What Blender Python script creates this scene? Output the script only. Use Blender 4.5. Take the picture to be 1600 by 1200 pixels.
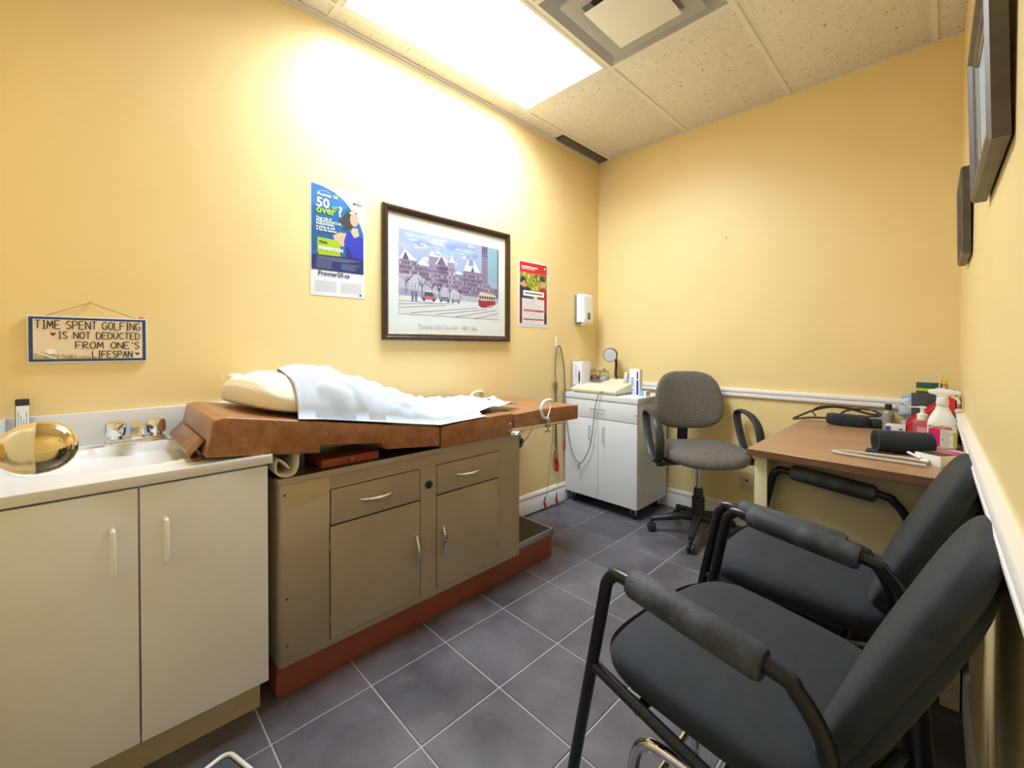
import bpy, bmesh, math, random
from mathutils import Vector, Matrix, noise
random.seed(7)
PI = math.pi
SC = bpy.context.scene
for o in list(bpy.data.objects): bpy.data.objects.remove(o)
COL = SC.collection

# ------------------------------------------------------------ camera, world, light, exposure
cam = bpy.data.cameras.new('camera'); co = bpy.data.objects.new('camera', cam); COL.objects.link(co)
YAW, PIT, ROL = 0.7980745, 0.0131544, 0.0021871
F = Vector((-math.sin(YAW), math.cos(YAW), 0)); R = Vector((math.cos(YAW), math.sin(YAW), 0)); U = Vector((0, 0, 1))
F2 = F*math.cos(PIT) - U*math.sin(PIT); U2 = U*math.cos(PIT) + F*math.sin(PIT)
R3 = R*math.cos(ROL) + U2*math.sin(ROL); U3 = U2*math.cos(ROL) - R*math.sin(ROL)
m = Matrix((R3, U3, -F2)).transposed().to_4x4(); m.translation = Vector((1.99247, -2.95981, 1.13953))
co.matrix_world = m
cam.sensor_width = 36; cam.sensor_fit = 'HORIZONTAL'; cam.lens = 665.158*36/1600
cam.shift_x = (800-795.679)/1600; cam.shift_y = (550.851-600)/1600
cam.clip_start = 0.01; cam.clip_end = 50
SC.camera = co
w = bpy.data.worlds.new('world'); SC.world = w; w.use_nodes = True
w.node_tree.nodes['Background'].inputs[0].default_value = (1, .97, .92, 1)
w.node_tree.nodes['Background'].inputs[1].default_value = 0.3
PANEL_STRENGTH = 5.2
LIGHT_COL = (0.79, 0.905, 1.0)
# the ceiling fixture: a glowing lens (its material below) plus the narrower beam its prisms throw downwards
al = bpy.data.lights.new('panel_tubes', 'AREA'); al.shape = 'RECTANGLE'; al.size = .55; al.size_y = 1.16
al.energy = 19; al.color = LIGHT_COL; al.spread = math.radians(155)
ao = bpy.data.objects.new('panel_tubes', al); COL.objects.link(ao); ao.location = (.4155, -1.584, 2.637-.008)
SC.view_settings.view_transform = 'Standard'; SC.view_settings.look = 'None'
SC.view_settings.gamma = 1; SC.view_settings.use_curve_mapping = False
SC.view_settings.exposure = 0.93

# ------------------------------------------------------------ materials
def lin(c):
    r = []
    for v in c[:3]:
        v = v/255.0
        r.append(v/12.92 if v <= .04045 else ((v+.055)/1.055)**2.4)
    return (*r, 1)
MATS = {}
def mat(name, col, rough=.5, metal=0, var=0, vscale=6, col2=None, bump=0, bscale=80, spec=None, stretch=None, emit=0,
        rvar=0, objrand=0, trans=0, coat=0, detail=4, sheen=0, contrast=(.35, .65)):
    if name in MATS: return MATS[name]
    M = bpy.data.materials.new(name); M.use_nodes = True; nt = M.node_tree; N = nt.nodes; L = nt.links
    b = N['Principled BSDF']
    b.inputs['Base Color'].default_value = lin(col); b.inputs['Roughness'].default_value = rough
    b.inputs['Metallic'].default_value = metal
    if spec is not None: b.inputs['Specular IOR Level'].default_value = spec
    if trans: b.inputs['Transmission Weight'].default_value = trans
    if coat: b.inputs['Coat Weight'].default_value = coat
    if sheen: b.inputs['Sheen Weight'].default_value = sheen
    if emit:
        b.inputs['Emission Color'].default_value = lin(col); b.inputs['Emission Strength'].default_value = emit
    geo = N.new('ShaderNodeNewGeometry'); mp = N.new('ShaderNodeMapping')
    L.new(geo.outputs['Position'], mp.inputs[0])
    if stretch: mp.inputs['Scale'].default_value = stretch
    if col2 is not None or rvar:
        n = N.new('ShaderNodeTexNoise'); n.inputs['Scale'].default_value = vscale; n.inputs['Detail'].default_value = detail
        n.inputs['Roughness'].default_value = .6
        L.new(mp.outputs[0], n.inputs['Vector'])
        rp = N.new('ShaderNodeMapRange'); rp.inputs[1].default_value = contrast[0]; rp.inputs[2].default_value = contrast[1]
        L.new(n.outputs['Fac'], rp.inputs[0])
        if col2 is not None:
            mx = N.new('ShaderNodeMix'); mx.data_type = 'RGBA'
            mx.inputs[6].default_value = lin(col); mx.inputs[7].default_value = lin(col2)
            L.new(rp.outputs[0], mx.inputs[0]); out = mx.outputs[2]
            if objrand:
                oi = N.new('ShaderNodeObjectInfo'); mr = N.new('ShaderNodeMapRange')
                mr.inputs[3].default_value = 1-objrand; mr.inputs[4].default_value = 1+objrand
                L.new(oi.outputs['Random'], mr.inputs[0])
                hs = N.new('ShaderNodeHueSaturation'); L.new(mr.outputs[0], hs.inputs['Value']); L.new(out, hs.inputs['Color'])
                out = hs.outputs[0]
            L.new(out, b.inputs['Base Color'])
        if rvar:
            r2 = N.new('ShaderNodeMapRange'); r2.inputs[3].default_value = max(.03, rough-rvar); r2.inputs[4].default_value = rough+rvar
            L.new(rp.outputs[0], r2.inputs[0]); L.new(r2.outputs[0], b.inputs['Roughness'])
    if bump:
        n2 = N.new('ShaderNodeTexNoise'); n2.inputs['Scale'].default_value = bscale; n2.inputs['Detail'].default_value = 3
        L.new(mp.outputs[0], n2.inputs['Vector'])
        bp = N.new('ShaderNodeBump'); bp.inputs['Strength'].default_value = bump; bp.inputs['Distance'].default_value = .002
        L.new(n2.outputs['Fac'], bp.inputs['Height']); L.new(bp.outputs[0], b.inputs['Normal'])
    MATS[name] = M; return M

M_wall = mat('wall_paint', (243, 218, 160), .42, col2=(240, 214, 155), vscale=2.5, bump=.12, bscale=260)
M_ceil = mat('ceiling_tile', (240, 232, 224), .85, col2=(233, 224, 214), vscale=40, bump=.5, bscale=180)
# pits in the ceiling tile
def pits(M):
    nt = M.node_tree; N = nt.nodes; L = nt.links; b = N['Principled BSDF']
    v = N.new('ShaderNodeTexVoronoi'); v.inputs['Scale'].default_value = 70
    geo = N.new('ShaderNodeNewGeometry'); L.new(geo.outputs['Position'], v.inputs['Vector'])
    n = N.new('ShaderNodeTexNoise'); n.inputs['Scale'].default_value = 30; L.new(geo.outputs['Position'], n.inputs['Vector'])
    mr = N.new('ShaderNodeMapRange'); mr.inputs[1].default_value = .45; mr.inputs[2].default_value = .7
    mr.inputs[3].default_value = .0; mr.inputs[4].default_value = .32; L.new(n.outputs['Fac'], mr.inputs[0])
    lt = N.new('ShaderNodeMath'); lt.operation = 'LESS_THAN'; L.new(v.outputs['Distance'], lt.inputs[0]); L.new(mr.outputs[0], lt.inputs[1])
    old = b.inputs['Base Color'].links[0].from_socket
    mx = N.new('ShaderNodeMix'); mx.data_type = 'RGBA'; L.new(lt.outputs[0], mx.inputs[0]); L.new(old, mx.inputs[6])
    mx.inputs[7].default_value = lin((150, 136, 120)); L.new(mx.outputs[2], b.inputs['Base Color'])
pits(M_ceil)
M_tbar = mat('tbar_white', (238, 232, 226), .5)
M_tile = mat('slate_tile', (70, 67, 77), .36, col2=(120, 116, 126), vscale=4.5, detail=10, rvar=.06, objrand=.10, bump=.12, bscale=60, contrast=(.25, .8))
M_grout = mat('grout', (172, 166, 168), .9, bump=.3)
M_trim = mat('white_trim', (240, 238, 240), .35)
M_white_lam = mat('white_laminate', (238, 238, 240), .45, col2=(234, 233, 233), vscale=3, bump=.05, bscale=300)
M_counter = mat('cultured_marble', (228, 227, 228), .22)
M_toe = mat('toe_kick_cream', (205, 190, 165), .6, col2=(190, 172, 145), vscale=7)
M_tan = mat('tan_enamel', (180, 165, 144), .42, metal=.2, col2=(174, 159, 137), vscale=4, bump=.06, bscale=250)
M_tan_dark = mat('worn_dark_top', (86, 78, 70), .35, metal=.4, col2=(60, 54, 50), vscale=9)
M_red = mat('red_brown_base', (150, 80, 58), .5, col2=(134, 70, 50), vscale=8)
M_vinyl = mat('brown_vinyl', (172, 120, 84), .28, col2=(142, 94, 62), vscale=28, detail=6, bump=.15, bscale=120)
M_wood_red = mat('red_wood', (165, 82, 48), .4, col2=(130, 56, 32), vscale=12, stretch=(1, .15, 1))
M_wood_desk = mat('walnut_laminate', (172, 136, 104), .35, col2=(150, 114, 84), vscale=26, stretch=(.08, 1, 1), detail=6)
M_wood_edge = mat('walnut_edge', (128, 92, 68), .4, col2=(108, 76, 56), vscale=40, stretch=(.1, 1, 1))
M_beige = mat('beige_metal', (202, 192, 160), .5)
M_beige_leg = mat('cream_metal', (226, 216, 184), .5)
M_chrome = mat('chrome', (225, 225, 228), .08, metal=1)
M_steel = mat('satin_steel', (190, 190, 190), .3, metal=1)
M_brass = mat('brass', (236, 216, 168), .07, metal=1)
M_black = mat('black_plastic', (38, 40, 44), .45, bump=.1, bscale=200)
M_blackf = mat('black_fabric', (32, 41, 54), .8, col2=(25, 33, 44), vscale=30, bump=.35, bscale=500, sheen=.08)
M_foam = mat('worn_black_foam', (44, 49, 58), .65, col2=(96, 102, 114), vscale=14, detail=8, bump=.5, bscale=150, contrast=(.45, .85))
M_tube = mat('black_tube', (34, 36, 42), .28, metal=.4)
M_greyf = mat('grey_brown_fabric', (122, 116, 114), .9, col2=(86, 81, 80), vscale=190, detail=1, bump=.5, bscale=400)
M_grey = mat('grey_plastic', (120, 122, 124), .5)
M_dgrey = mat('dark_grey', (70, 76, 80), .6)
M_cable = mat('grey_cable', (120, 110, 92), .5)
M_cable_d = mat('dark_cable', (58, 54, 52), .5)
M_cable_w = mat('light_cable', (196, 186, 176), .45)
M_redp = mat('red_plastic', (200, 40, 38), .4)
M_redcard = mat('red_card', (222, 34, 52), .5)
M_white = mat('white_plastic', (242, 240, 236), .35)
M_paper = mat('tissue_paper', (202, 210, 224), .8, col2=(192, 202, 218), vscale=3, bump=.35, bscale=160)
M_pillow = mat('cream_pillow', (244, 236, 216), .7, bump=.15, bscale=60)
M_cream = mat('cream_plastic', (226, 222, 196), .4)
M_poster = mat('poster_paper', (226, 228, 234), .45)
M_frame = mat('dark_wood_frame', (66, 46, 36), .28, col2=(50, 34, 28), vscale=30)
M_frame_g = mat('grey_wood_frame', (92, 82, 76), .4, col2=(72, 64, 62), vscale=14)
M_bluegrey = mat('blue_grey_mat', (196, 208, 226), .2)
M_panel_light = mat('light_diffuser', (255, 253, 250), .5, emit=PANEL_STRENGTH)
M_panel_light.node_tree.nodes['Principled BSDF'].inputs['Emission Color'].default_value = (*LIGHT_COL, 1)
M_slot = mat('slot_grille', (120, 112, 106), .5, bump=.4, bscale=100)
M_clear = mat('clear_plastic', (255, 255, 255), .05, trans=1)
M_vent = mat('vent_enamel', (243, 240, 237), .5)
M_rub = mat('rubber_mat', (78, 74, 66), .75, col2=(64, 60, 54), vscale=30, bump=.3)
_ic = {}
def ink(c):
    k = 'ink_%d_%d_%d' % tuple(c)
    return mat(k, c, .45)

# ------------------------------------------------------------ mesh helpers
def bx(bm, x0, x1, y0, y1, z0, z1, bev=0, seg=2):
    t = bmesh.new()
    v = [t.verts.new((x, y, z)) for x in (x0, x1) for y in (y0, y1) for z in (z0, z1)]
    for f in ((0, 1, 3, 2), (4, 6, 7, 5), (0, 4, 5, 1), (2, 3, 7, 6), (0, 2, 6, 4), (1, 5, 7, 3)): t.faces.new([v[i] for i in f])
    if bev: bmesh.ops.bevel(t, geom=t.edges[:], offset=bev, segments=seg, profile=.6, affect='EDGES')
    bmesh.ops.recalc_face_normals(t, faces=t.faces)
    add(bm, t)
def add(bm, t, M=None):
    if M: t.transform(M)
    me = bpy.data.meshes.new('tmp'); t.to_mesh(me); t.free(); bm.from_mesh(me); bpy.data.meshes.remove(me)
def smooth_path(pts, k=6):
    P = [Vector(p) for p in pts]
    if len(P) < 3: return P
    out = []
    for i in range(len(P)-1):
        p0 = P[i-1] if i else P[0]*2-P[1]; p1 = P[i]; p2 = P[i+1]; p3 = P[i+2] if i+2 < len(P) else P[-1]*2-P[-2]
        for j in range(k):
            t = j/k
            out.append(.5*((2*p1)+(p2-p0)*t+(2*p0-5*p1+4*p2-p3)*t*t+(3*p1-p0-3*p2+p3)*t**3))
    out.append(P[-1]); return out
def tube(bm, pts, r, n=10, sm=0, closed=False, axis=None, r2=None):
    P = smooth_path(pts, sm) if sm else [Vector(p) for p in pts]
    N = len(P); rr = r if isinstance(r, (list, tuple)) else [r]*N
    if len(rr) != N: rr = [rr[int(i*(len(rr)-1)/(N-1))] for i in range(N)]
    rings = []; up = None
    for i in range(N):
        a = P[i-1] if (i or closed) else P[i]; b = P[(i+1) % N] if (i < N-1 or closed) else P[i]
        t = (b-a).normalized()
        if axis is not None:
            B = Vector(axis); n1 = t.cross(B).normalized()
        else:
            if up is None:
                up = Vector((0, 0, 1)) if abs(t.z) < .9 else Vector((1, 0, 0))
            n1 = (up - t*up.dot(t)).normalized(); up = n1; B = t.cross(n1)
        q = r2 if r2 else rr[i]
        rings.append([bm.verts.new(P[i]+n1*rr[i]*math.cos(2*PI*k/n)+B*q*math.sin(2*PI*k/n)) for k in range(n)])
    rng = range(N) if closed else range(N-1)
    for i in rng:
        A, B_ = rings[i], rings[(i+1) % N]
        for k in range(n): bm.faces.new((A[k], A[(k+1) % n], B_[(k+1) % n], B_[k]))
    if not closed:
        bm.faces.new(rings[0][::-1]); bm.faces.new(rings[-1])
    bmesh.ops.recalc_face_normals(bm, faces=bm.faces)
def lathe(bm, prof, c=(0, 0, 0), n=24, M=None):
    t = bmesh.new(); rings = []
    for r, z in prof:
        if r < 1e-5: rings.append([t.verts.new((0, 0, z))])
        else: rings.append([t.verts.new((r*math.cos(2*PI*k/n), r*math.sin(2*PI*k/n), z)) for k in range(n)])
    for A, B in zip(rings, rings[1:]):
        for k in range(n):
            if len(A) == 1 and len(B) == 1: continue
            if len(A) == 1: t.faces.new((A[0], B[k], B[(k+1) % n]))
            elif len(B) == 1: t.faces.new((A[k], A[(k+1) % n], B[0]))
            else: t.faces.new((A[k], A[(k+1) % n], B[(k+1) % n], B[k]))
    for Rg in (rings[0], rings[-1]):
        if len(Rg) > 1:
            try: t.faces.new(Rg)
            except ValueError: pass
    bmesh.ops.recalc_face_normals(t, faces=t.faces)
    add(bm, t, Matrix.Translation(c) @ (M or Matrix()))
def prism(bm, poly, lo, hi, ax='x', bev=0, seg=2):
    """poly in the two other axes (order: x->(y,z)  y->(x,z)  z->(x,y))"""
    t = bmesh.new()
    def mk(p, d): return {'x': (d, p[0], p[1]), 'y': (p[0], d, p[1]), 'z': (p[0], p[1], d)}[ax]
    A = [t.verts.new(mk(p, lo)) for p in poly]; B = [t.verts.new(mk(p, hi)) for p in poly]; n = len(poly)
    t.faces.new(A[::-1]); t.faces.new(B)
    for i in range(n): t.faces.new((A[i], A[(i+1) % n], B[(i+1) % n], B[i]))
    bmesh.ops.recalc_face_normals(t, faces=t.faces)
    if bev: bmesh.ops.bevel(t, geom=t.edges[:], offset=bev, segments=seg, profile=.6, affect='EDGES')
    add(bm, t)
def sq(a, e): return math.copysign(abs(a)**e, a)
def superell(bm, c, s, e1=.5, e2=.6, nu=32, nv=16, M=None, fn=None):
    t = bmesh.new(); rings = []
    for j in range(1, nv):
        ph = -PI/2+PI*j/nv
        rings.append([t.verts.new((s[0]*sq(math.cos(ph), e1)*sq(math.cos(2*PI*i/nu), e2), s[1]*sq(math.cos(ph), e1)*sq(math.sin(2*PI*i/nu), e2), s[2]*sq(math.sin(ph), e1))) for i in range(nu)])
    b = t.verts.new((0, 0, -s[2])); tp = t.verts.new((0, 0, s[2]))
    for A, B in zip(rings, rings[1:]):
        for i in range(nu): t.faces.new((A[i], A[(i+1) % nu], B[(i+1) % nu], B[i]))
    for i in range(nu):
        t.faces.new((rings[0][(i+1) % nu], rings[0][i], b)); t.faces.new((rings[-1][i], rings[-1][(i+1) % nu], tp))
    if fn:
        for v in t.verts: v.co = Vector(fn(v.co))
    bmesh.ops.recalc_face_normals(t, faces=t.faces)
    add(bm, t, Matrix.Translation(c) @ (M or Matrix()))
def grid(bm, nx, ny, fn):
    V = [[bm.verts.new(fn(i/nx, j/ny)) for j in range(ny+1)] for i in range(nx+1)]
    for i in range(nx):
        for j in range(ny): bm.faces.new((V[i][j], V[i+1][j], V[i+1][j+1], V[i][j+1]))
    return V
WM = {}
def obj(name, bm, m=None, parent=None, sharp=40, world=False, label=None):
    me = bpy.data.meshes.new(name)
    if world and parent is not None: bm.transform(WM[parent].inverted())
    bm.to_mesh(me); bm.free()
    me.polygons.foreach_set('use_smooth', [True]*len(me.polygons))
    me.set_sharp_from_angle(angle=math.radians(sharp))
    o = bpy.data.objects.new(name, me); COL.objects.link(o)
    if m is not None:
        for x in (m if isinstance(m, (list, tuple)) else [m]): me.materials.append(x)
    if parent is not None:
        o.parent = parent; WM[o] = WM[parent]
    else: WM[o] = Matrix()
    if label: o['label'] = label
    return o
def tag(o, label=None, cat=None, group=None, kind=None):
    if label: o['label'] = label
    if cat: o['category'] = cat
    if group: o['group'] = group
    if kind: o['kind'] = kind
    return o
def thing(name, label, cat, loc=(0, 0, 0), rz=0, group=None):
    o = bpy.data.objects.new(name, None); COL.objects.link(o); o.empty_display_size = .05
    o.location = loc; o.rotation_euler = (0, 0, rz)
    WM[o] = Matrix.Translation(loc) @ Matrix.Rotation(rz, 4, 'Z')
    return tag(o, label, cat, group)
def part(name, m, parent, fn, world=True, **k):
    bm = bmesh.new(); fn(bm); return obj(name, bm, m, parent, world=world, **k)
def box(name, m, parent, *a, bev=0, world=True, **k):
    bm = bmesh.new(); bx(bm, *a, bev=bev); return obj(name, bm, m, parent, world=world, **k)
def struct(name, m, fn):
    bm = bmesh.new(); fn(bm); return tag(obj(name, bm, m), kind='structure')
def dupe(o, loc, rz=None, label=None, **kw):
    r = o.copy(); COL.objects.link(r); r.location = loc
    if rz is not None: r.rotation_euler = (0, 0, rz)
    if label: r['label'] = label
    for ch in list(o.children):
        c = ch.copy(); COL.objects.link(c); c.parent = r
        for g in list(ch.children):
            d = g.copy(); COL.objects.link(d); d.parent = c
    return r
# frames for flat print: origin, u axis, v axis, normal
class Face:
    def __init__(s, o, u, v): s.o = Vector(o); s.u = Vector(u).normalized(); s.v = Vector(v).normalized(); s.n = s.u.cross(s.v)
    def p(s, a, b, d=0): return s.o+s.u*a+s.v*b+s.n*d
    def mat(s, a=0, b=0, d=0):
        m = Matrix((s.u, s.v, s.n)).transposed().to_4x4(); m.translation = s.p(a, b, d); return m
def print_layer(name, face, shapes, parent, d0=.0006, dd=.00006, label=None):
    """shapes: list of (colour, [(u,v)...]); later ones lie on top"""
    bm = bmesh.new(); mats = []; idx = {}; done = []
    for c, pts in shapes:
        q = (min(p[0] for p in pts), max(p[0] for p in pts), min(p[1] for p in pts), max(p[1] for p in pts))
        k = 1+max([r[4] for r in done if r[0] < q[1] and q[0] < r[1] and r[2] < q[3] and q[2] < r[3]] or [-1])
        done.append((*q, k))
        if c not in idx: idx[c] = len(mats); mats.append(ink(c))
        vs = [bm.verts.new(face.p(a, b, d0+dd*k)) for a, b in pts]
        try: f = bm.faces.new(vs); f.material_index = idx[c]
        except ValueError: pass
    bm.normal_update()
    for f in bm.faces:
        if f.normal.dot(face.n) < 0: f.normal_flip()
    bmesh.ops.triangulate(bm, faces=[f for f in bm.faces if len(f.verts) > 4])
    return obj(name, bm, mats, parent, world=True, label=label)
def text(s, size, face, a, b, m, parent, d=.0012, name='lettering', align='LEFT', bold=0, sx=1, ext=.0002, rot=0, shear=0):
    cu = bpy.data.curves.new('t', 'FONT'); cu.body = s; cu.size = size; cu.align_x = align; cu.extrude = ext; cu.offset = bold; cu.resolution_u = 2; cu.shear = shear
    t = bpy.data.objects.new('t', cu); COL.objects.link(t)
    dg = bpy.context.evaluated_depsgraph_get(); me = bpy.data.meshes.new_from_object(t.evaluated_get(dg))
    bpy.data.objects.remove(t); bpy.data.curves.remove(cu)
    me.transform(face.mat(a, b, d) @ Matrix.Rotation(rot, 4, 'Z') @ Matrix.Diagonal((sx, 1, 1, 1)))
    bm = bmesh.new(); bm.from_mesh(me); bpy.data.meshes.remove(me)
    return obj(name, bm, m, parent, world=True)
def rect(x0, y0, x1, y1): return [(x0, y0), (x1, y0), (x1, y1), (x0, y1)]
def ell(cx, cy, rx, ry, n=18, a0=0, a1=2*PI, rot=0):
    r = []
    for i in range(n):
        a = a0+(a1-a0)*i/(n if abs(a1-a0-2*PI) < 1e-6 else n-1)
        x, y = rx*math.cos(a), ry*math.sin(a)
        r.append((cx+x*math.cos(rot)-y*math.sin(rot), cy+x*math.sin(rot)+y*math.cos(rot)))
    return r
def line(x0, y0, x1, y1, w):
    d = math.hypot(x1-x0, y1-y0) or 1; nx, ny = -(y1-y0)/d*w/2, (x1-x0)/d*w/2
    return [(x0-nx, y0-ny), (x1-nx, y1-ny), (x1+nx, y1+ny), (x0+nx, y0+ny)]

# ------------------------------------------------------------ room shell
H = 2.637; YF = -3.165
def xr(y): return 2.038-.0155*y
struct('floor', M_grout, lambda b: bx(b, -.1, 2.2, YF-.1, .1, -.1, -.0025))
floor = bpy.data.objects['floor']
S = .3048; X0 = .6551-3*S; Y0 = -2.60565-2*S; g = .0028
cache = {}
for i in range(0, 8):
    for j in range(0, 11):
        x0, x1 = X0+i*S, X0+(i+1)*S; y0, y1 = Y0+j*S, Y0+(j+1)*S
        cx0, cx1 = max(x0+g, 0.0), min(x1-g, 2.12); cy0, cy1 = max(y0+g, YF), min(y1-g, 0.0)
        if cx1-cx0 < .01 or cy1-cy0 < .01: continue
        key = (round(cx1-cx0, 4), round(cy1-cy0, 4))
        if key not in cache:
            bm = bmesh.new(); bx(bm, 0, key[0], 0, key[1], -.008, 0, bev=.0015, seg=1)
            o = obj('floor_tile', bm, M_tile, floor); cache[key] = o.data
        else:
            o = bpy.data.objects.new('floor_tile', cache[key]); COL.objects.link(o); o.parent = floor
        o.location = (cx0, cy0, 0)
struct('wall_left', M_wall, lambda b: bx(b, -.1, 0, YF-.1, .1, -.05, H+.1))
struct('wall_back', M_wall, lambda b: bx(b, 0, 2.2, 0, .1, -.05, H+.1))
struct('wall_right', M_wall, lambda b: prism(b, [(xr(0), 0), (2.2, 0), (2.2, YF-.1), (xr(YF-.1), YF-.1)], -.05, H+.1, 'z'))
DX0, DX1 = 1.262, 2.04
def wf(b):
    bx(b, 0, DX0, YF-.1, YF, -.05, H+.1); bx(b, DX1, xr(YF)+.02, YF-.1, YF, -.05, H+.1); bx(b, DX0, DX1, YF-.1, YF, 2.06, H+.1)
struct('wall_front', M_wall, wf)
# door ajar by a few degrees with its brass knob
dr = thing('door_1', None, None, (2.03, YF, 0), 0); tag(dr, kind='structure')
dr.rotation_euler = (0, 0, -math.radians(6.2)); WM[dr] = Matrix.Translation((2.03, YF, 0)) @ Matrix.Rotation(-math.radians(6.2), 4, 'Z')
box('door_leaf', mat('door_paint', (238, 234, 226), .4), dr, -.755, 0, -.035, 0, .01, 2.04, bev=.002, world=False)
struct('trim_1', M_trim, lambda b: (bx(b, DX0-.06, DX0, YF, YF+.012, 0, 2.12), bx(b, DX0-.06, DX1+.03, YF, YF+.012, 2.06, 2.12)))
kn = bmesh.new()
Mk = Matrix.Translation((1.312, -3.006, 1.030)) @ Matrix.Rotation(-PI/2, 4, 'X')
prof = [(.0, .033), (.008, .0325), (.0145, .0295), (.0205, .0245), (.0248, .018), (.0272, .010), (.0279, .002), (.0276, -.0005), (.0272, -.001), (.0262, -.008), (.0237, -.0145),
        (.0195, -.0205), (.0148, -.0255), (.0132, -.028), (.0134, -.034), (.0142, -.04), (.0135, -.046), (.013, -.056), (.03, -.062), (.032, -.07), (.032, -.086)]
lathe(kn, prof, n=48, M=Mk)
obj('door_knob', kn, M_brass, dr, sharp=60, world=True)

# ceiling tiles on a grid with T-bars
GX = [0, .111, .7206, 1.3302, 1.9398, 2.09]; GY = [YF, -2.1824, -.9632, 0]
ce = struct('ceiling', mat('plenum', (120, 115, 110), .9), lambda b: bx(b, -.05, 2.15, YF-.05, .05, H+.06, H+.1))
def ctile(x0, x1, y0, y1):
    return box('ceiling_tile', M_ceil, ce, x0+.008, x1-.008, y0+.008, y1-.008, H, H+.015, bev=.003)
for i in range(5):
    for j in range(3):
        x0, x1, y0, y1 = GX[i], GX[i+1], GY[j], GY[j+1]
        if i == 1 and j == 1: continue
        if i == 2 and j == 1:
            ctile(x0, x1, y0, -1.573); continue
        if i == 0 and j == 2:
            ctile(x0, x1, y0, -.572); continue
        ctile(x0, x1, y0, y1)
def bars(b):
    for x in GX[1:-1]: bx(b, x-.012, x+.012, YF, 0, H-.004, H+.002); bx(b, x-.002, x+.002, YF, 0, H, H+.04)
    for y in GY[1:-1]: bx(b, 0, 2.09, y-.012, y+.012, H-.0035, H+.002)
    bx(b, GX[2], GX[3], -1.585, -1.561, H-.0035, H+.002)
part('grid_bars', M_tbar, ce, bars)
def angle(b):
    bx(b, 0, .02, YF, 0, H-.006, H-.001); bx(b, 0, .003, YF, 0, H-.022, H)
    bx(b, 0, 2.09, -.012, 0, H-.006, H-.001)
part('wall_angle', M_tbar, ce, angle)
# light fixture
lf = thing('ceiling_light', 'large white fluorescent ceiling light panel recessed beside the left wall', 'ceiling light', (.416, -1.573, H))
box('diffuser', M_panel_light, lf, .139, .692, -2.165, -1.003, H-.003, H+.002)
def lfr(b):
    x0, x1, y0, y1 = .123, .7086, -2.1704, -.9752
    bx(b, x0, .139, y0, y1, H-.006, H+.03); bx(b, .692, x1, y0, y1, H-.006, H+.03)
    bx(b, .139, .692, y0, -2.165, H-.006, H+.03); bx(b, .139, .692, -1.003, y1, H-.006, H+.03)
part('light_frame', M_tbar, lf, lfr)
# ceiling air diffuser
av = thing('air_diffuser', 'square stepped metal air diffuser in ceiling next to the light panel', 'vent', (1.025, -1.268, H))
def ring(b, c, o, zo, i, zi, th=.002):
    x, y = c; t = bmesh.new()
    A = [t.verts.new((x+sx*o, y+sy*o, zo)) for sx, sy in ((-1, -1), (1, -1), (1, 1), (-1, 1))]
    B = [t.verts.new((x+sx*i, y+sy*i, zi)) for sx, sy in ((-1, -1), (1, -1), (1, 1), (-1, 1))]
    for k in range(4): t.faces.new((A[k], A[(k+1) % 4], B[(k+1) % 4], B[k]))
    bmesh.ops.solidify(t, geom=t.faces[:], thickness=th); bmesh.ops.recalc_face_normals(t, faces=t.faces); add(b, t)
VC = (1.0254, -1.268)
part('outer_cone', M_vent, av, lambda b: ring(b, VC, .296, H-.003, .20, H+.06))
part('middle_cone', M_vent, av, lambda b: (ring(b, VC, .226, H-.022, .160, H-.020), ring(b, VC, .226, H-.022, .222, H-.002), ring(b, VC, .160, H-.020, .150, H+.03)))
part('centre_plate', M_vent, av, lambda b: bx(b, VC[0]-.150, VC[0]+.150, VC[1]-.150, VC[1]+.150, H-.046, H-.042, bev=.001))
box('plenum_box', mat('vent_dark', (60, 56, 54), .8), av, VC[0]-.28, VC[0]+.28, VC[1]-.28, VC[1]+.28, H+.05, H+.055)
sg = thing('slot_grille', 'narrow grey slotted grille in ceiling corner above the left wall', 'vent', (.045, -.285, H))
def sgf(b):
    for k in range(7): bx(b, .006+k*.0115, .013+k*.0115, -.56, -.008, H-.006, H+.004)
part('slats', M_slot, sg, sgf)
box('grille_backing', mat('slot_back', (88, 82, 80), .7), sg, .004, .09, -.568, -.004, H+.004, H+.01)

# baseboards, chair rail
def profile_run(b, prof, p0, p1, nrm):
    t = bmesh.new(); n = Vector(nrm)
    A = [t.verts.new(Vector((p0[0], p0[1], z))+n*d) for d, z in prof]; B = [t.verts.new(Vector((p1[0], p1[1], z))+n*d) for d, z in prof]
    for i in range(len(prof)): t.faces.new((A[i], A[(i+1) % len(prof)], B[(i+1) % len(prof)], B[i]))
    t.faces.new(A[::-1]); t.faces.new(B); bmesh.ops.recalc_face_normals(t, faces=t.faces); add(b, t)
BP = [(0, 0), (.014, 0), (.014, .088), (.011, .094), (.011, .104), (.014, .108), (.013, .118), (.006, .13), (0, .13)]
RP = [(0, .822), (.01, .822), (.019, .830), (.02, .842), (.012, .846), (.012, .852), (.02, .857), (.022, .868), (.018, .877), (0, .877)]
struct('baseboard_left', M_trim, lambda b: profile_run(b, BP, (0, -2.54), (0, 0), (1, 0, 0)))
struct('baseboard_back', M_trim, lambda b: profile_run(b, BP, (0, 0), (xr(0), 0), (0, -1, 0)))
struct('baseboard_right', M_trim, lambda b: profile_run(b, BP, (xr(YF), YF), (xr(0), 0), (-1, 0, 0)))
struct('trim_2', M_trim, lambda b: profile_run(b, RP, (.001, 0), (xr(0)-.02, 0), (0, -1, 0)))
struct('trim_3', M_trim, lambda b: profile_run(b, RP, (xr(YF), YF), (xr(0), 0), (-1, 0, 0)))

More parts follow.
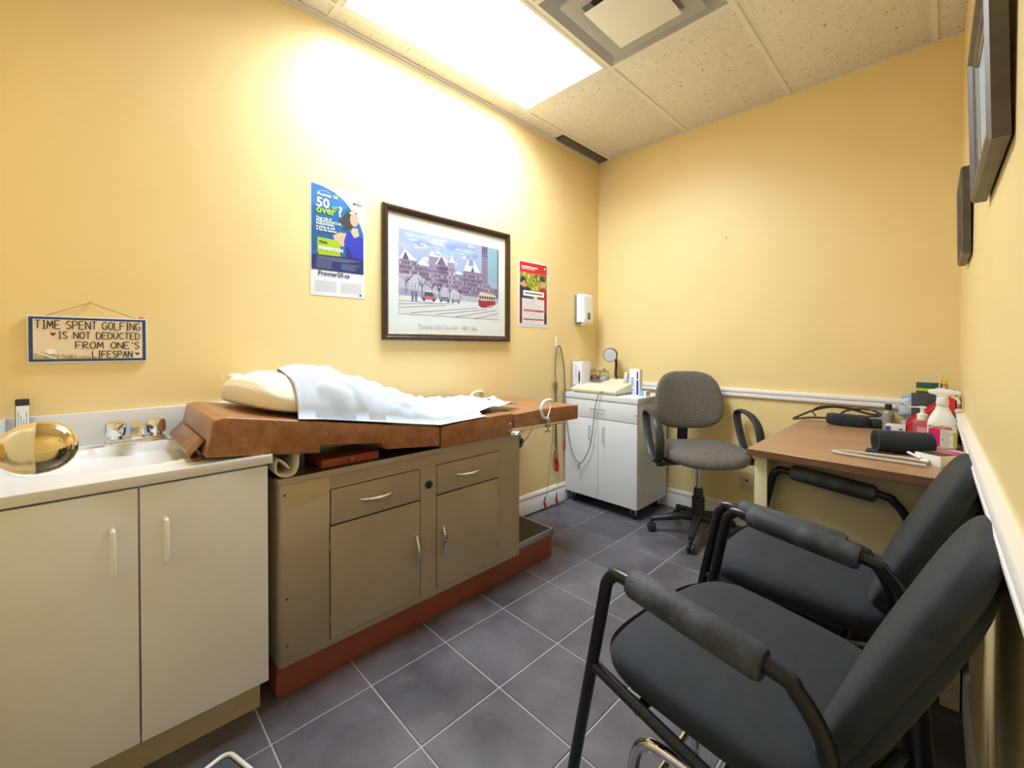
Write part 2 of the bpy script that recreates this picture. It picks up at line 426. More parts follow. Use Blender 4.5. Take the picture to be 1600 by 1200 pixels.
# ------------------------------------------------------------ vanity with sink
va = thing('vanity_cabinet', 'white sink vanity cabinet with two doors along the left wall', 'cabinet', (.28, -2.86, 0))
box('carcass', M_white_lam, va, .01, .545, YF+.002, -2.587, .122, .785, bev=.001)
box('toe_kick', M_toe, va, .03, .488, YF+.002, -2.592, 0, .122)
for y0, y1, hy in ((YF+.004, -2.8835, -2.931), (-2.8795, -2.587, -2.829)):
    d = box('cabinet_door', M_white_lam, va, .547, .565, y0, y1, .124, .779, bev=.0015)
    part('handle', M_white, d, lambda b: (tube(b, [(.563, hy, .688), (.583, hy, .689), (.592, hy, .678), (.592, hy, .592), (.583, hy, .581), (.563, hy, .582)], .0055, 8, sm=3)))
# counter with moulded basin (own thing: it can be lifted off)
ct = thing('sink_counter', 'white moulded sink countertop with oval basin and backsplash', 'sink', (.28, -2.86, .785))
def counter(b):
    CX, CY = .295, -2.885
    def f(u, v):
        x = .0+.572*u; y = YF+.001+(.574)*v
        d = (abs((x-CX)/.178)**2.3+abs((y-CY)/.232)**2.3)**(1/2.3)
        z = .812
        if d < 1: z = .812+.004-.115*(1-(min(1, max(0, d))**2.6))**.9-.004*max(0, 1-abs(d-1)*6)
        elif d < 1.14: z = .812+.004*math.sin((d-1)/.14*PI/2+PI/2)**2
        if x > .55: z -= 0
        return (x, y, z)
    grid(b, 84, 84, f)
    bx(b, .556, .574, YF+.001, -2.575, .786, .8119, bev=.003); bx(b, 0, .572, -2.579, -2.575, .786, .8119)
    bx(b, 0, .56, YF+.001, -2.58, .783, .787)
part('countertop', M_counter, ct, counter, sharp=50)
box('backsplash', M_counter, ct, .0, .02, YF+.001, -2.575, .812, .92, bev=.003)
box('side_splash', M_counter, ct, .02, .53, YF+.001, YF+.014, .812, .92, bev=.003)
part('overflow_ring', M_chrome, ct, lambda b: lathe(b, [(.0, .002), (.018, .002), (.02, .0), (.02, -.003)], (.295, -2.885, .704)))
# faucet
fa = thing('faucet', 'chrome two-handle basin faucet on the white sink counter', 'faucet', (.085, -2.86, .812))
def fb(b):
    bx(b, .05, .112, -2.94, -2.78, .812, .826, bev=.005)
    bx(b, .062, .104, -2.935, -2.785, .825, .834, bev=.004)
part('base_plate', M_chrome, fa, fb)
for hy in (-2.912, -2.808):
    part('handle', M_chrome, fa, lambda b: (lathe(b, [(0, 0), (.018, 0), (.018, .01), (.025, .012), (.028, .02), (.028, .046), (.024, .056), (.012, .06), (0, .06)], (.082, hy, .832), n=12),
         ), sharp=30)
def sp(b):
    prism(b, [(.06, .832), (.06, .875), (.075, .885), (.125, .872), (.165, .852), (.165, .838), (.12, .846), (.1, .832)], -2.876, -2.844, 'y', bev=.004)
part('spout', M_chrome, fa, sp)

# black tube with a printed label standing at the sink corner
st = thing('labelled_tube', 'flat black tube with white printed label propped behind brass door knob', 'tube', (.045, -3.105, .812))
st.rotation_euler = (0, 0, 0)
box('tube_body', M_black, st, .03, .042, -3.132, -3.103, .813, .978, bev=.003)
FS = Face((.0425, -3.132, .82), (0, 1, 0), (0, 0, 1))
sh = [((238, 240, 245), rect(.002, .0, .029, .138))]
for k in range(4): sh.append(((70, 76, 96), rect(.006+k*.0055, .01+.01*(k % 2), .0072+k*.0055, .12-.012*(k % 3))))
print_layer('label', FS, sh, st)

# ------------------------------------------------------------ exam table
ex = thing('exam_table', 'vintage tan metal exam table with brown vinyl padded top', 'exam table', (.28, -1.9, 0))
def base(b):
    prism(b, [(-2.545, 0), (-2.55, .02), (-2.545, .14), (-1.178, .14), (-1.178, 0)], .02, .5, 'x', bev=.004)
part('base', M_red, ex, base)
def body(b):
    prism(b, [(.02, -2.55), (.512, -2.55), (.525, -2.546), (.53, -2.536), (.53, -1.462), (.02, -1.462)], .113, .712, 'z', bev=.0015, seg=1)
part('body', M_tan, ex, body)
part('body_top', M_tan_dark, ex, lambda b: prism(b, [(.018, -2.553), (.514, -2.553), (.529, -2.548), (.534, -2.536), (.534, -1.458), (.018, -1.458)], .7122, .719, 'z', bev=.002, seg=1))
part('top_lip', M_tan, ex, lambda b: prism(b, [(.51, -2.5545), (.53, -2.55), (.5355, -2.536), (.5355, -1.457), (.5305, -1.457), (.5305, -2.536), (.5275, -2.545), (.512, -2.55)], .701, .7195, 'z'))
box('seam_strip', M_tan, ex, .529, .5312, -2.388, -1.602, .66, .7005)
def front(b, y0, y1, z0, z1): bx(b, .531, .5345, y0, y1, z0, z1, bev=.0012)
def gap(y0, y1, z0, z1): box('reveal', M_tan_dark, ex, .5302, .5308, y0-.003, y1+.003, z0-.003, z1+.003)
def pull(b, a, c, d):
    """arched chrome pull from a to c standing off by d"""
    a = Vector(a); c = Vector(c); n = 12; P = []; Rr = []
    for i in range(n+1):
        t = i/n; P.append(a.lerp(c, t)+Vector((d*math.sin(PI*t)**.7, 0, 0))); Rr.append(.0042+.0045*math.sin(PI*t))
    tube(b, P, Rr, 8)
for (y0, y1) in ((-2.385, -2.038), (-1.952, -1.608)):
    gap(y0, y1, .53, .65)
    d = part('drawer', M_tan, ex, lambda b: front(b, y0, y1, .53, .65))
    yc = (y0+y1)/2-.005; part('drawer_pull', M_chrome, d, lambda b: pull(b, (.534, yc-.062, .592), (.534, yc+.062, .592), .024))
for (y0, y1, hy) in ((-2.387, -2.033, -2.053), (-1.952, -1.608, -1.925)):
    gap(y0, y1, .139, .524)
    d = part('cupboard_door', M_tan, ex, lambda b: front(b, y0, y1, .139, .524))
    part('door_pull', M_chrome, d, lambda b: pull(b, (.534, hy, .27), (.534, hy, .393), .024))
    hyn = y0-.001 if hy > -2 else y0
    ye = -2.388 if y0 < -2.2 else -1.607
    for z in (.21, .46): part('hinge', M_steel, d, lambda b: tube(b, [(.535, ye, z-.012), (.535, ye, z+.012)], .0028, 8))
box('centre_panel', M_tan, ex, .5302, .5335, -2.03, -1.955, .139, .65, bev=.001)
part('lock', M_black, ex, lambda b: lathe(b, [(0, .004), (.012, .004), (.015, .002), (.0155, 0)], (.5335, -1.993, .581), M=Matrix.Rotation(PI/2, 4, 'Y')))
part('lock_ring', M_steel, ex, lambda b: lathe(b, [(.0155, 0), (.0155, .003), (.018, .003), (.018, 0)], (.5333, -1.993, .581), M=Matrix.Rotation(PI/2, 4, 'Y')))
for z in (.606, .556): part('rivet', M_brass, ex, lambda b: lathe(b, [(0, .002), (.002, .001), (.003, 0)], (.5335, -1.993, z), M=Matrix.Rotation(PI/2, 4, 'Y')))
for yy, z in ((-2.53, .665), (-2.525, .33), (-2.525, .18)):
    part('rivet', M_tan_dark, ex, lambda b: lathe(b, [(0, .001), (.003, .001), (.004, 0)], (.53, yy, z), M=Matrix.Rotation(PI/2, 4, 'Y')))
# foot step
box('step_mat', M_rub, ex, .02, .498, -1.462, -1.182, .14, .1485)
part('step_trim', M_steel, ex, lambda b: (bx(b, .497, .505, -1.47, -1.172, .118, .15, bev=.002), bx(b, .02, .505, -1.182, -1.172, .118, .15, bev=.002)))
# pads
def pad(poly, x0=.055, x1=.552, bev=.009): return lambda b: prism(b, poly, x0, x1, 'x', bev=bev, seg=3)
HP = [(-2.741, .827), (-2.72, .93), (-2.69, .936), (-1.955, .812), (-1.95, .806), (-1.95, .733), (-2.19, .759), (-2.21, .785), (-2.425, .812), (-2.427, .787)]
part('head_pad', M_vinyl, ex, pad(HP, bev=.006))
def crown(y0, y1, z0a, z1a, z0b, z1b):
    top = []
    n = 6
    for i in range(n+1):
        t = i/n; top.append((y0+(y1-y0)*t, z1a+(z1b-z1a)*t+.006*math.sin(PI*t)))
    return [(y0, z0a)]+top+[(y1, z0b)]
part('seat_pad', M_vinyl, ex, pad(crown(-1.943, -1.53, .722, .809, .722, .824), bev=.006))
part('foot_pad', M_vinyl, ex, pad(crown(-1.52, -1.013, .748, .817, .736, .815), bev=.006))
box('pad_board', M_wood_red, ex, .08, .53, -2.42, -1.96, .786, .80) if False else None
part('stud', M_chrome, ex, lambda b: lathe(b, [(0, .004), (.004, .003), (.006, 0)], (.552, -1.548, .775), M=Matrix.Rotation(PI/2, 4, 'Y')))
# curled vinyl strap at the head end
def strap(b):
    pr = [(-2.735, .868), (-2.748, .852), (-2.762, .838), (-2.768, .828), (-2.764, .821), (-2.752, .818), (-2.742, .822)]
    P = smooth_path([(0, a, c) for a, c in pr], 4)
    grid(b, 6, len(P)-1, lambda u, v: (.07+.44*u, P[round(v*(len(P)-1))].y, P[round(v*(len(P)-1))].z))
o = part('paper_strap', M_vinyl, ex, strap); md = o.modifiers.new('s', 'SOLIDIFY'); md.thickness = .003
# stirrup rails + stirrups
def rail(x): return lambda b: (tube(b, [(x, -1.53, .722), (x, -1.51, .738), (x, -1.49, .742), (x, -1.19, .742)], .006, 8, sm=3))
part('stirrup_rail', M_chrome, ex, rail(.575)); part('stirrup_rail', M_chrome, ex, rail(.03))
box('rail_bracket', M_white, ex, .535, .568, -1.545, -1.46, .72, .735, bev=.002)
for sx, ty in ((.585, 0), (.03, .06)):
    def stir(b):
        y = -1.34
        P = [(sx, y+.03, .775), (sx+.004, y-.012, .79), (sx+.006, y-.03, .83), (sx+.004, y-.012, .862), (sx, y+.03, .87), (sx-.03, y+.09, .86), (sx-.035, y+.1, .848)]
        tube(b, P, .0075, 8, sm=5, axis=None)
        tube(b, [(sx-.035, y+.1, .848), (sx-.02, y+.06, .8), (sx, y+.02, .772)], .003, 6, sm=4)
    s_ = part('stirrup', M_white, ex, stir)
    part('stirrup_clamp', M_steel, s_, lambda b: (bx(b, sx-.012, sx+.01, -1.325, -1.3, .733, .776, bev=.003), tube(b, [(sx, -1.312, .735), (sx, -1.312, .71)], .004, 8), bx(b, sx-.004, sx+.004, -1.33, -1.294, .708, .714, bev=.002)))

# wooden case under the head pad and rolled paper end
wc = thing('wooden_case', 'small reddish wooden case with steel latch under raised head pad', 'box', (.42, -2.3, .719), 0)
box('case_body', M_wood_red, wc, .33, .505, -2.405, -2.195, .72, .748, bev=.002)
part('latch', M_steel, wc, lambda b: (lathe(b, [(0, .006), (.007, .005), (.009, 0)], (.505, -2.30, .735), M=Matrix.Rotation(PI/2, 4, 'Y'))))
rl = bmesh.new()
rp = [(.44, -2.52, .745), (.44, -2.535, .765), (.44, -2.552, .775), (.44, -2.552, .74), (.44, -2.53, .725), (.44, -2.505, .728), (.44, -2.495, .75), (.44, -2.492, .79)]
RPp = smooth_path([(0, a[1]+.005, a[2]) for a in rp], 5)
grid(rl, 6, len(RPp)-1, lambda u, v: (.12+.4*u, RPp[round(v*(len(RPp)-1))].y, RPp[round(v*(len(RPp)-1))].z))
o = obj('rolled_pad', rl, M_pillow); tag(o, 'cream rolled sheet end poking out under the exam table head pad', 'roll')
md = o.modifiers.new('s', 'SOLIDIFY'); md.thickness = .006

# pillow and paper sheet
def padtop(y):
    if y < -1.95: return .936+(y+2.69)/(-1.955+2.69)*(.812-.936)
    if y < -1.53: return .811+(y+1.95)/.42*.014
    return .819
def bumpz(x, y):
    pts = [(-2.62, .085), (-2.58, .125), (-2.5, .152), (-2.4, .163), (-2.3, .16), (-2.18, .142), (-2.05, .112), (-1.9, .07), (-1.75, .045), (-1.6, .035), (-1.4, .02), (-1.2, .01)]
    A = pts[-1][1]
    for (a, p), (c, q) in zip(pts, pts[1:]):
        if a <= y <= c: t = (y-a)/(c-a); t = t*t*(3-2*t); A = p+(q-p)*t; break
    if y < -2.62: A = .02
    e = max(0, 1-abs((x-.27)/.255)**2.6)
    return A*e**.55
pw = bmesh.new()
def pf(c):
    x, y, z = c; yy = -2.33+y; t = (yy+2.62)/.58
    hgt = bumpz(.27+x*.98, min(max(yy, -2.6), -2.0))
    wv = noise.noise(Vector((x*9, y*9, z*5)))*.008
    return (.27+x+wv*.4, yy+.03*(x/.21)*(1 if yy < -2.4 else 0), padtop(yy)+.006+max(0, (z/.08+1)/2)*(hgt-.01)+wv*(.5 if z > 0 else 0))
superell(pw, (0, 0, 0), (.235, .28, .08), e1=.38, e2=.4, nu=48, nv=24, fn=pf)
o = obj('pillow', pw, M_pillow, sharp=80); tag(o, 'plump cream pillow at the head of the exam table under paper', 'pillow')
kb = bmesh.new()
for k in range(2): lathe(kb, [(.002, -.001), (.0045, -.001), (.0045, .001), (.002, .001)], (.085, -2.612, 1.014+.013*k), M=Matrix.Rotation(PI/2, 4, 'Y'), n=12)
superell(kb, (.095, -2.575, 1.02), (.02, .026, .016), e1=.8, e2=.8, nu=16, nv=8)
ob = obj('pillow_corner', kb, M_pillow, o)
pp = bmesh.new()
def yend(x):
    # right-hand border of the sheet
    if x > .5: return -1.70
    if x > .46: return -1.70+(.5-x)/.04*.28
    if x > .2: return -1.39+(.46-x)*-.1
    return -1.30-(.2-x)*.9
def pfn(u, v):
    x = .075+.479*u; ya = -2.50+.05*(1-u)+.012*math.sin(u*9); yb = yend(x); y = ya+(yb-ya)*v
    n1 = noise.noise(Vector((x*9, y*5, 1.3)))*.016+abs(noise.noise(Vector((x*14+y*6, y*9-x*5, 4.1))))*.028-abs(noise.noise(Vector((x*5+y*7, y*3-x*8, 7))))*.032+abs(noise.noise(Vector((x*30, y*16, 2))))*.006
    e = min(1, (.554-x)/.05)*min(1, (x-.06)/.03)
    z = padtop(y)+.004+.004*min(1, v*10)+bumpz(x, y)*(1+.04*min(1, v*10))+max(-.004, n1)*e*min(1, .15+v*9)
    fold = .0*math.exp(-((y+2.46+.5*(x-.5))/.018)**2)*(1 if x > .3 else .3)
    z += fold*e
    if x > .535: z = min(z, padtop(y)+.01+(.554-x)*.8)
    return (x+.006*noise.noise(Vector((y*14, x*3, 0)))*e, y, z)
grid(pp, 70, 130, pfn)
o = obj('exam_paper', pp, M_paper, sharp=80); tag(o, 'crumpled white paper sheet draped over pillow and exam table', 'paper sheet')
md = o.modifiers.new('s', 'SOLIDIFY'); md.thickness = .0015; md.offset = 1

# ------------------------------------------------------------ items on the left wall
# golf sign (nail + string + board)
gs = thing('hanging_sign', 'small wooden sign with blue border and hand-lettered golfing saying', 'sign', (0, -2.968, 1.085))
box('board', M_poster, gs, .002, .014, -3.108, -2.826, 1.086, 1.235, bev=.001)
FG = Face((.0142, -3.108, 1.086), (0, 1, 0), (0, 0, 1)); W_, H_ = .282, .149
gsh = [((38, 66, 120), rect(.003, .004, W_-.003, H_-.004)), ((236, 216, 186), rect(.012, .012, W_-.012, H_-.011))]
random.seed(3)
for k in range(130):
    a = .014+random.random()*.125; h = (.012+.022*random.random())*(1-a/.19)
    gsh.append(((176, 172, 118) if k % 3 else (150, 150, 96), [(a, .013), (a+.0025, .013), (a+.001+random.uniform(-.003, .003), .013+h)]))
gsh += [((244, 238, 226), line(.014, .036, .062, .013, .004)), ((250, 248, 244), ell(.05, .036, .011, .0085))]
def heart(cx, cy, s): return [(cx, cy-s), (cx+s, cy+.2*s), (cx+.9*s, cy+.7*s), (cx+.4*s, cy+.8*s), (cx, cy+.4*s), (cx-.4*s, cy+.8*s), (cx-.9*s, cy+.7*s), (cx-s, cy+.2*s)]
gsh += [((140, 24, 34), heart(.055, .091, .0065)), ((140, 24, 34), heart(.256, .027, .006))]
print_layer('painted_print', FG, gsh, gs)
ST = {'T': [[(0, 1), (1, 1)], [(.5, 1), (.45, 0)]], 'I': [[(.5, 1), (.5, 0)], [(.1, 1), (.9, 1)], [(.1, 0), (.9, 0)]], 'M': [[(0, 0), (.12, 1), (.5, .3), (.88, 1), (1, 0)]],
      'E': [[(1, 1), (0, 1), (0, 0), (1, 0)], [(0, .52), (.8, .52)]], 'S': [[(1, .9), (.4, 1), (0, .75), (1, .3), (.6, 0), (0, .1)]], 'P': [[(0, 0), (0, 1), (.7, 1), (1, .75), (.7, .5), (0, .48)]],
      'N': [[(0, 0), (0, 1), (1, 0), (1, 1)]], 'G': [[(1, .85), (.6, 1), (.15, .85), (0, .5), (.15, .12), (.6, 0), (1, .2), (1, .45), (.6, .45)]],
      'O': [[(.5, 1), (.1, .8), (0, .45), (.2, .08), (.6, 0), (.95, .3), (1, .65), (.8, .95), (.5, 1)]], 'L': [[(0, 1), (0, 0), (1, 0)]], 'F': [[(0, 0), (0, 1), (1, 1)], [(0, .52), (.8, .52)]],
      'D': [[(0, 0), (0, 1), (.6, .95), (1, .6), (.9, .2), (.5, 0), (0, 0)]], 'U': [[(0, 1), (.05, .2), (.4, 0), (.8, .1), (1, 1)]], 'C': [[(1, .85), (.5, 1), (.05, .7), (.05, .3), (.5, 0), (1, .12)]],
      'R': [[(0, 0), (0, 1), (.8, .95), (.9, .65), (0, .5), (1, 0)]], 'A': [[(0, 0), (.5, 1), (1, 0)], [(.2, .4), (.8, .4)]], "'": [[(.5, 1), (.45, .75)]]}
def strokes(words, x, y, w, h, gapw):
    out = []
    for ch in words:
        if ch == ' ': x += gapw; continue
        cw = w*(.55 if ch in "'" else .7 if ch in 'I' else 1.15 if ch == 'M' else 1)
        for s in ST[ch]:
            for p, q in zip(s, s[1:]): out.append(((44, 28, 24), line(x+p[0]*cw*.78, y+p[1]*h, x+q[0]*cw*.78, y+q[1]*h, .0026)))
        x += cw
    return out
ls = strokes('TIME SPENT GOLFING', .017, .108, .0148, .026, .010)+strokes('IS NOT DEDUCTED', .066, .077, .0140, .022, .011)
ls += strokes("FROM ONE'S", .105, .0445, .0168, .0225, .014)+strokes('LIFESPAN', .144, .0145, .0132, .022, .01)
print_layer('lettering', FG, ls, gs, d0=.0024, dd=.00002)
part('string', mat('twine', (150, 110, 60), .8), gs, lambda b: tube(b, [(.008, -3.07, 1.235), (.006, -2.968, 1.283), (.008, -2.855, 1.235)], .0009, 6))
part('nail', M_brass, gs, lambda b: (tube(b, [(0, -2.968, 1.282), (.015, -2.968, 1.283)], .002, 8), lathe(b, [(0, .002), (.004, .002), (.004, 0)], (.014, -2.968, 1.283), M=Matrix.Rotation(PI/2, 4, 'Y'), n=10)))
part('twine_knot', mat('pink_tag', (214, 140, 120), .6), gs, lambda b: superell(b, (.009, -2.838, 1.238), (.005, .009, .005), .8, .8, 12, 8))

# blue vaccine poster
p1 = thing('vaccine_poster', 'tall blue vaccine poster with running woman taped to left wall', 'poster', (0, -2.136, 1.373))
box('sheet', M_poster, p1, .0005, .0015, -2.264, -2.01, 1.373, 1.876)
F1 = Face((.0016, -2.264, 1.373), (0, 1, 0), (0, 0, 1)); W1, H1 = .254, .503
def P1(*q): return [(a*W1, 1*(b)*H1) for a, b in q]
sh = [((34, 108, 168), P1((.02, .25), (.98, .25), (.98, .62), (.92, .70), (.80, .80), (.62, .90), (.42, .96), (.22, .99), (.02, 1.0))),
      ((60, 128, 196), P1((.02, .80), (.55, .80), (.70, .86), (.52, .93), (.3, .975), (.02, 1.0))),
      ((28, 96, 156), P1((.02, .4), (.5, .4), (.5, .62), (.02, .62))),
      ((70, 60, 58), [(x*W1, y*H1) for x, y in ((.50, .70), (.58, .75), (.66, .81), (.78, .83), (.86, .81), (.80, .74), (.76, .66), (.64, .62), (.55, .63), (.62, .67))]),
      ((226, 178, 150), ell(.80*W1, .745*H1, .082*W1, .065*H1)), ((230, 190, 162), P1((.76, .66), (.86, .67), (.90, .60), (.82, .56), (.72, .6))),
      ((240, 220, 160), P1((.70, .80), (.74, .82), (.82, .825), (.80, .80), (.74, .79))),
      ((230, 186, 156), P1((.40, .56), (.52, .60), (.66, .60), (.66, .52), (.58, .47), (.44, .50))),
      ((46, 60, 190), P1((.66, .62), (.72, .63), (.80, .57), (.90, .60), (.98, .58), (.98, .26), (.62, .26), (.64, .42), (.60, .52))),
      ((40, 50, 130), P1((.62, .26), (.80, .26), (.76, .40), (.68, .48), (.62, .46), (.64, .38))),
      ((230, 186, 156), P1((.5, .30), (.62, .25), (.66, .25), (.54, .34))),
      ((176, 206, 40), P1((.12, .40), (.15, .36), (.22, .335), (.53, .33), (.53, .50), (.48, .52), (.12, .525))),
      ((34, 46, 104), P1((.02, .235), (.98, .235), (.98, .39), (.02, .37), )) , ((34, 46, 104), P1((.02, .235), (.98, .235), (.98, .38), (.02, .38)))]
sh[-2:] = [((40, 54, 112), P1((.02, .232), (.98, .232), (.98, .385), (.02, .365)))]
random.seed(5)
for k in range(3): sh.append(((200, 208, 226), rect(W1*.12, H1*(.352-.012*k), W1*(.9-.1*k), H1*(.354-.012*k))))
for k in range(6): sh.append(((160, 172, 204), rect(W1*.1, H1*(.312-.012*k), W1*(.42-.06*random.random()), H1*(.3145-.012*k))))
for k in range(5): sh.append(((160, 172, 204), rect(W1*.55, H1*(.306-.012*k), W1*(.9-.1*random.random()), H1*(.3085-.012*k))))
for k in range(9):
    sh.append(((206, 208, 214), rect(W1*.08, H1*(.13-.011*k), W1*.46, H1*(.1325-.011*k)))); sh.append(((206, 208, 214), rect(W1*.54, H1*(.13-.011*k), W1*.94, H1*(.1325-.011*k))))
sh.append(((60, 80, 130), rect(W1*.9, H1*.02, W1*.94, H1*.036)))
sh += [((235, 240, 250), line((.14+.03*k)*W1, (.935+.016*math.sin(PI*k/7))*H1, (.14+.03*(k+1))*W1, (.935+.016*math.sin(PI*(k+1)/7))*H1, .0015)) for k in range(7)]
sh.append(((40, 60, 120), ell(.80*W1, .895*H1, .008, .005)))
sh = [(tuple(int(v*.92) for v in c), p) for c, p in sh]
print_layer('poster_print', F1, sh, p1)
TW = ink((248, 250, 252)); D = .0020
text('Prevnar 20', .021, F1, .12*W1, .90*H1, TW, p1, D, bold=.0003)
text('50', .060, F1, .10*W1, .80*H1, TW, p1, D, bold=.0014)
text('or', .030, F1, .10*W1+.070, .80*H1, ink((150, 205, 60)), p1, D, bold=.0008)
text('over', .050, F1, .10*W1, .745*H1, ink((170, 210, 60)), p1, D+.0003, bold=.0012, sx=.92)
text('?', .066, F1, .10*W1+.098, .745*H1, TW, p1, D+.0003, bold=.0014)
for k, s in enumerate(('Your risk of', 'PNEUMOCOCCAL', 'PNEUMONIA', 'is going up and', 'it can be serious')):
    text(s, .0155, F1, .10*W1, (.69-.026*k)*H1, TW, p1, D, bold=.0003, sx=.9)
text('Think', .016, F1, .15*W1, .475*H1, ink((34, 60, 40)), p1, D, bold=.0003)
text('PREVENTION', .0225, F1, .14*W1, .415*H1, TW, p1, D, bold=.0007, sx=.84)
text('Prevnar20.ca', .028, F1, .13*W1, .185*H1, ink((30, 50, 96)), p1, D, bold=.0005)
text('Pfizer', .018, F1, .835*W1, .885*H1, ink((40, 70, 140)), p1, D, bold=.0003, sx=.8)

# framed city hall print
pf_ = thing('framed_print', 'dark wood framed print of snowy old city hall with red streetcar', 'picture', (0, -1.475, 1.173))
def picture_frame(b, y0, y1, z0, z1, w, d, x0=0.002):
    prof = [(0, 0), (0, d*.8), (w*.2, d), (w*.45, d*.98), (w*.6, d*.72), (w*.85, d*.6), (w, d*.35), (w, 0)]
    C_ = [(y0, z0, 1, 1), (y1, z0, -1, 1), (y1, z1, -1, -1), (y0, z1, 1, -1)]
    rings = [[b.verts.new((x0+dd, yy+sy*ww, zz+sz*ww)) for ww, dd in prof] for yy, zz, sy, sz in C_]
    for i in range(4):
        A, B = rings[i], rings[(i+1) % 4]
        for k in range(len(prof)-1): b.faces.new((A[k], A[k+1], B[k+1], B[k]))
    bmesh.ops.recalc_face_normals(b, faces=b.faces)
FY0, FY1, FZ0, FZ1 = -1.921, -1.031, 1.174, 1.865
part('frame', M_frame, pf_, lambda b: picture_frame(b, FY0, FY1, FZ0, FZ1, .034, .026), sharp=25)
part('gilt_slip', mat('gilt', (206, 180, 120), .35, metal=.6), pf_, lambda b: picture_frame(b, FY0+.033, FY1-.033, FZ0+.033, FZ1-.033, .004, .008), sharp=25)
box('mount', mat('mount_board', (214, 219, 216), .25), pf_, .003, .006, FY0+.03, FY1-.03, FZ0+.03, FZ1-.03)
FP = Face((.0061, FY0+.034, FZ0+.034), (0, 1, 0), (0, 0, 1)); W2, H2 = .822, .623
random.seed(11)
a0, b0, a1, b1 = .062, .155, .775, .535   # image area inside mount (m)
a1, b1 = W2-.055, H2-.075
iw, ih = a1-a0, b1-b0
def I(*q): return [(a0+x*iw, b0+y*ih) for x, y in q]
sh = [((176, 190, 222), rect(a0, b0+.1*ih, a1, b1)), ((236, 238, 242), rect(a0, b0-.04, a1, b0+.2*ih))]
def blob(c, x, y, rx, ry, n=11, j=.35):
    sh.append((c, I(*[(x+rx*math.cos(2*PI*k/n)*(1+random.uniform(-j, j)), min(.995, y+ry*math.sin(2*PI*k/n)*(1+random.uniform(-j, j)))) for k in range(n)])))
for k in range(26): blob(random.choice([(158, 176, 214), (188, 202, 230), (204, 208, 228), (150, 170, 212), (196, 196, 220)]), .04+.7*random.random(), .72+.24*random.random(), .03+.05*random.random(), .015+.03*random.random())
for k in range(16): blob((236, 242, 250), .05+.62*random.random(), .7+.26*random.random(), .012+.022*random.random(), .006+.008*random.random())
for k in range(9): blob(random.choice([(222, 212, 222), (224, 228, 240)]), .05+.6*random.random(), .6+.1*random.random(), .05, .03)
mau = [(150, 134, 160), (138, 122, 150), (164, 146, 170), (128, 114, 144), (172, 158, 180)]
# skyscraper right, clock tower
sh.append(((156, 196, 210), rect(a0+.872*iw, b0+.45*ih, a0+.985*iw, b1-.01*ih)))
for k in range(12): sh.append(((132, 174, 194), rect(a0+.875*iw, b0+(.48+.04*k)*ih, a0+.982*iw, b0+(.486+.04*k)*ih)))
sh.append(((92, 94, 120), rect(a0+.985*iw, b0+.2*ih, a0+.998*iw, b1-.02*ih)))
sh.append(((150, 136, 164), rect(a0+.80*iw, b0+.3*ih, a0+.87*iw, b1)))
for k in range(3): sh.append(((72, 66, 96), rect(a0+(.808+.02*k)*iw, b0+.88*ih, a0+(.818+.02*k)*iw, b1-.01*ih)))
sh.append(((112, 102, 134), rect(a0+.80*iw, b0+.84*ih, a0+.872*iw, b0+.86*ih)))
# masses
blocks = [(0, .16, .60), (.14, .28, .55), (.26, .38, .70), (.36, .50, .62), (.44, .51, .66), (.5, .62, .50), (.60, .80, .57), (.8, .9, .42), (.9, 1, .36)]
for k, (x0, x1, t) in enumerate(blocks):
    sh.append((mau[k % 5], rect(a0+x0*iw, b0+.18*ih, a0+x1*iw, b0+t*ih)))
roofs = [((0, .6), (.05, .74), (.16, .6)), ((.14, .55), (.2, .64), (.28, .55)), ((.26, .7), (.29, .80), (.33, .7)), ((.32, .6), (.38, .76), (.44, .6)), ((.455, .66), (.48, .79), (.51, .66)), ((.6, .57), (.645, .74), (.72, .74), (.79, .57)), ((.5, .5), (.55, .56), (.6, .5))]
for r_ in roofs: sh.append(((228, 232, 240), I(*r_)))
for c, q in (((120, 104, 136), ((.335, .6), (.38, .73), (.425, .6))), ((146, 166, 186), ((.65, .66), (.665, .75), (.7, .76), (.71, .66))), ((104, 92, 120), ((.03, .6), (.055, .71), (.085, .6))), ((110, 96, 126), ((.68, .57), (.7, .65), (.72, .57)))): sh.append((c, I(*q)))
for row in range(6):
    for k in range(46):
        x = .01+k*.0213+random.uniform(-.004, .004); y = .24+row*.06
        top = max([t for (u0, u1, t) in blocks if u0 <= x <= u1] or [0])
        if y+.03 < top and random.random() < .8:
            sh.append((random.choice([(90, 78, 112), (104, 92, 126), (216, 214, 228), (78, 68, 100)]), rect(a0+x*iw, b0+y*ih, a0+(x+.009)*iw, b0+(y+.03)*ih)))
for row in range(7): 
    y = .22+row*.062
    for (u0, u1, t) in blocks:
        if y < t: sh.append(((190, 182, 204), rect(a0+u0*iw, b0+y*ih, a0+(u1-.005)*iw, b0+(y+.005)*ih)))
for k in range(7): sh.append(((70, 62, 92), rect(a0+(.338+.014*k)*iw, b0+.52*ih, a0+(.345+.014*k)*iw, b0+.57*ih)))
# snow bank and wall
sh.append(((206, 208, 224), I((0, .12), (1, .12), (1, .2), (.6, .2), (.5, .28), (.3, .3), (.16, .42), (0, .4))))
sh.append(((176, 178, 202), I((0, .1), (.45, .1), (.45, .17), (0, .22))))
for k in range(14): sh.append(((160, 156, 184), I((.04+.03*k, .17), (.046+.03*k, .17), (.052+.03*k, .3-.004*k), (.047+.03*k, .3-.004*k))))
for k in range(20): sh.append(((120, 112, 140), I((.5+.025*k, .12), (.503+.025*k, .12), (.503+.025*k, .2), (.5+.025*k, .2))))
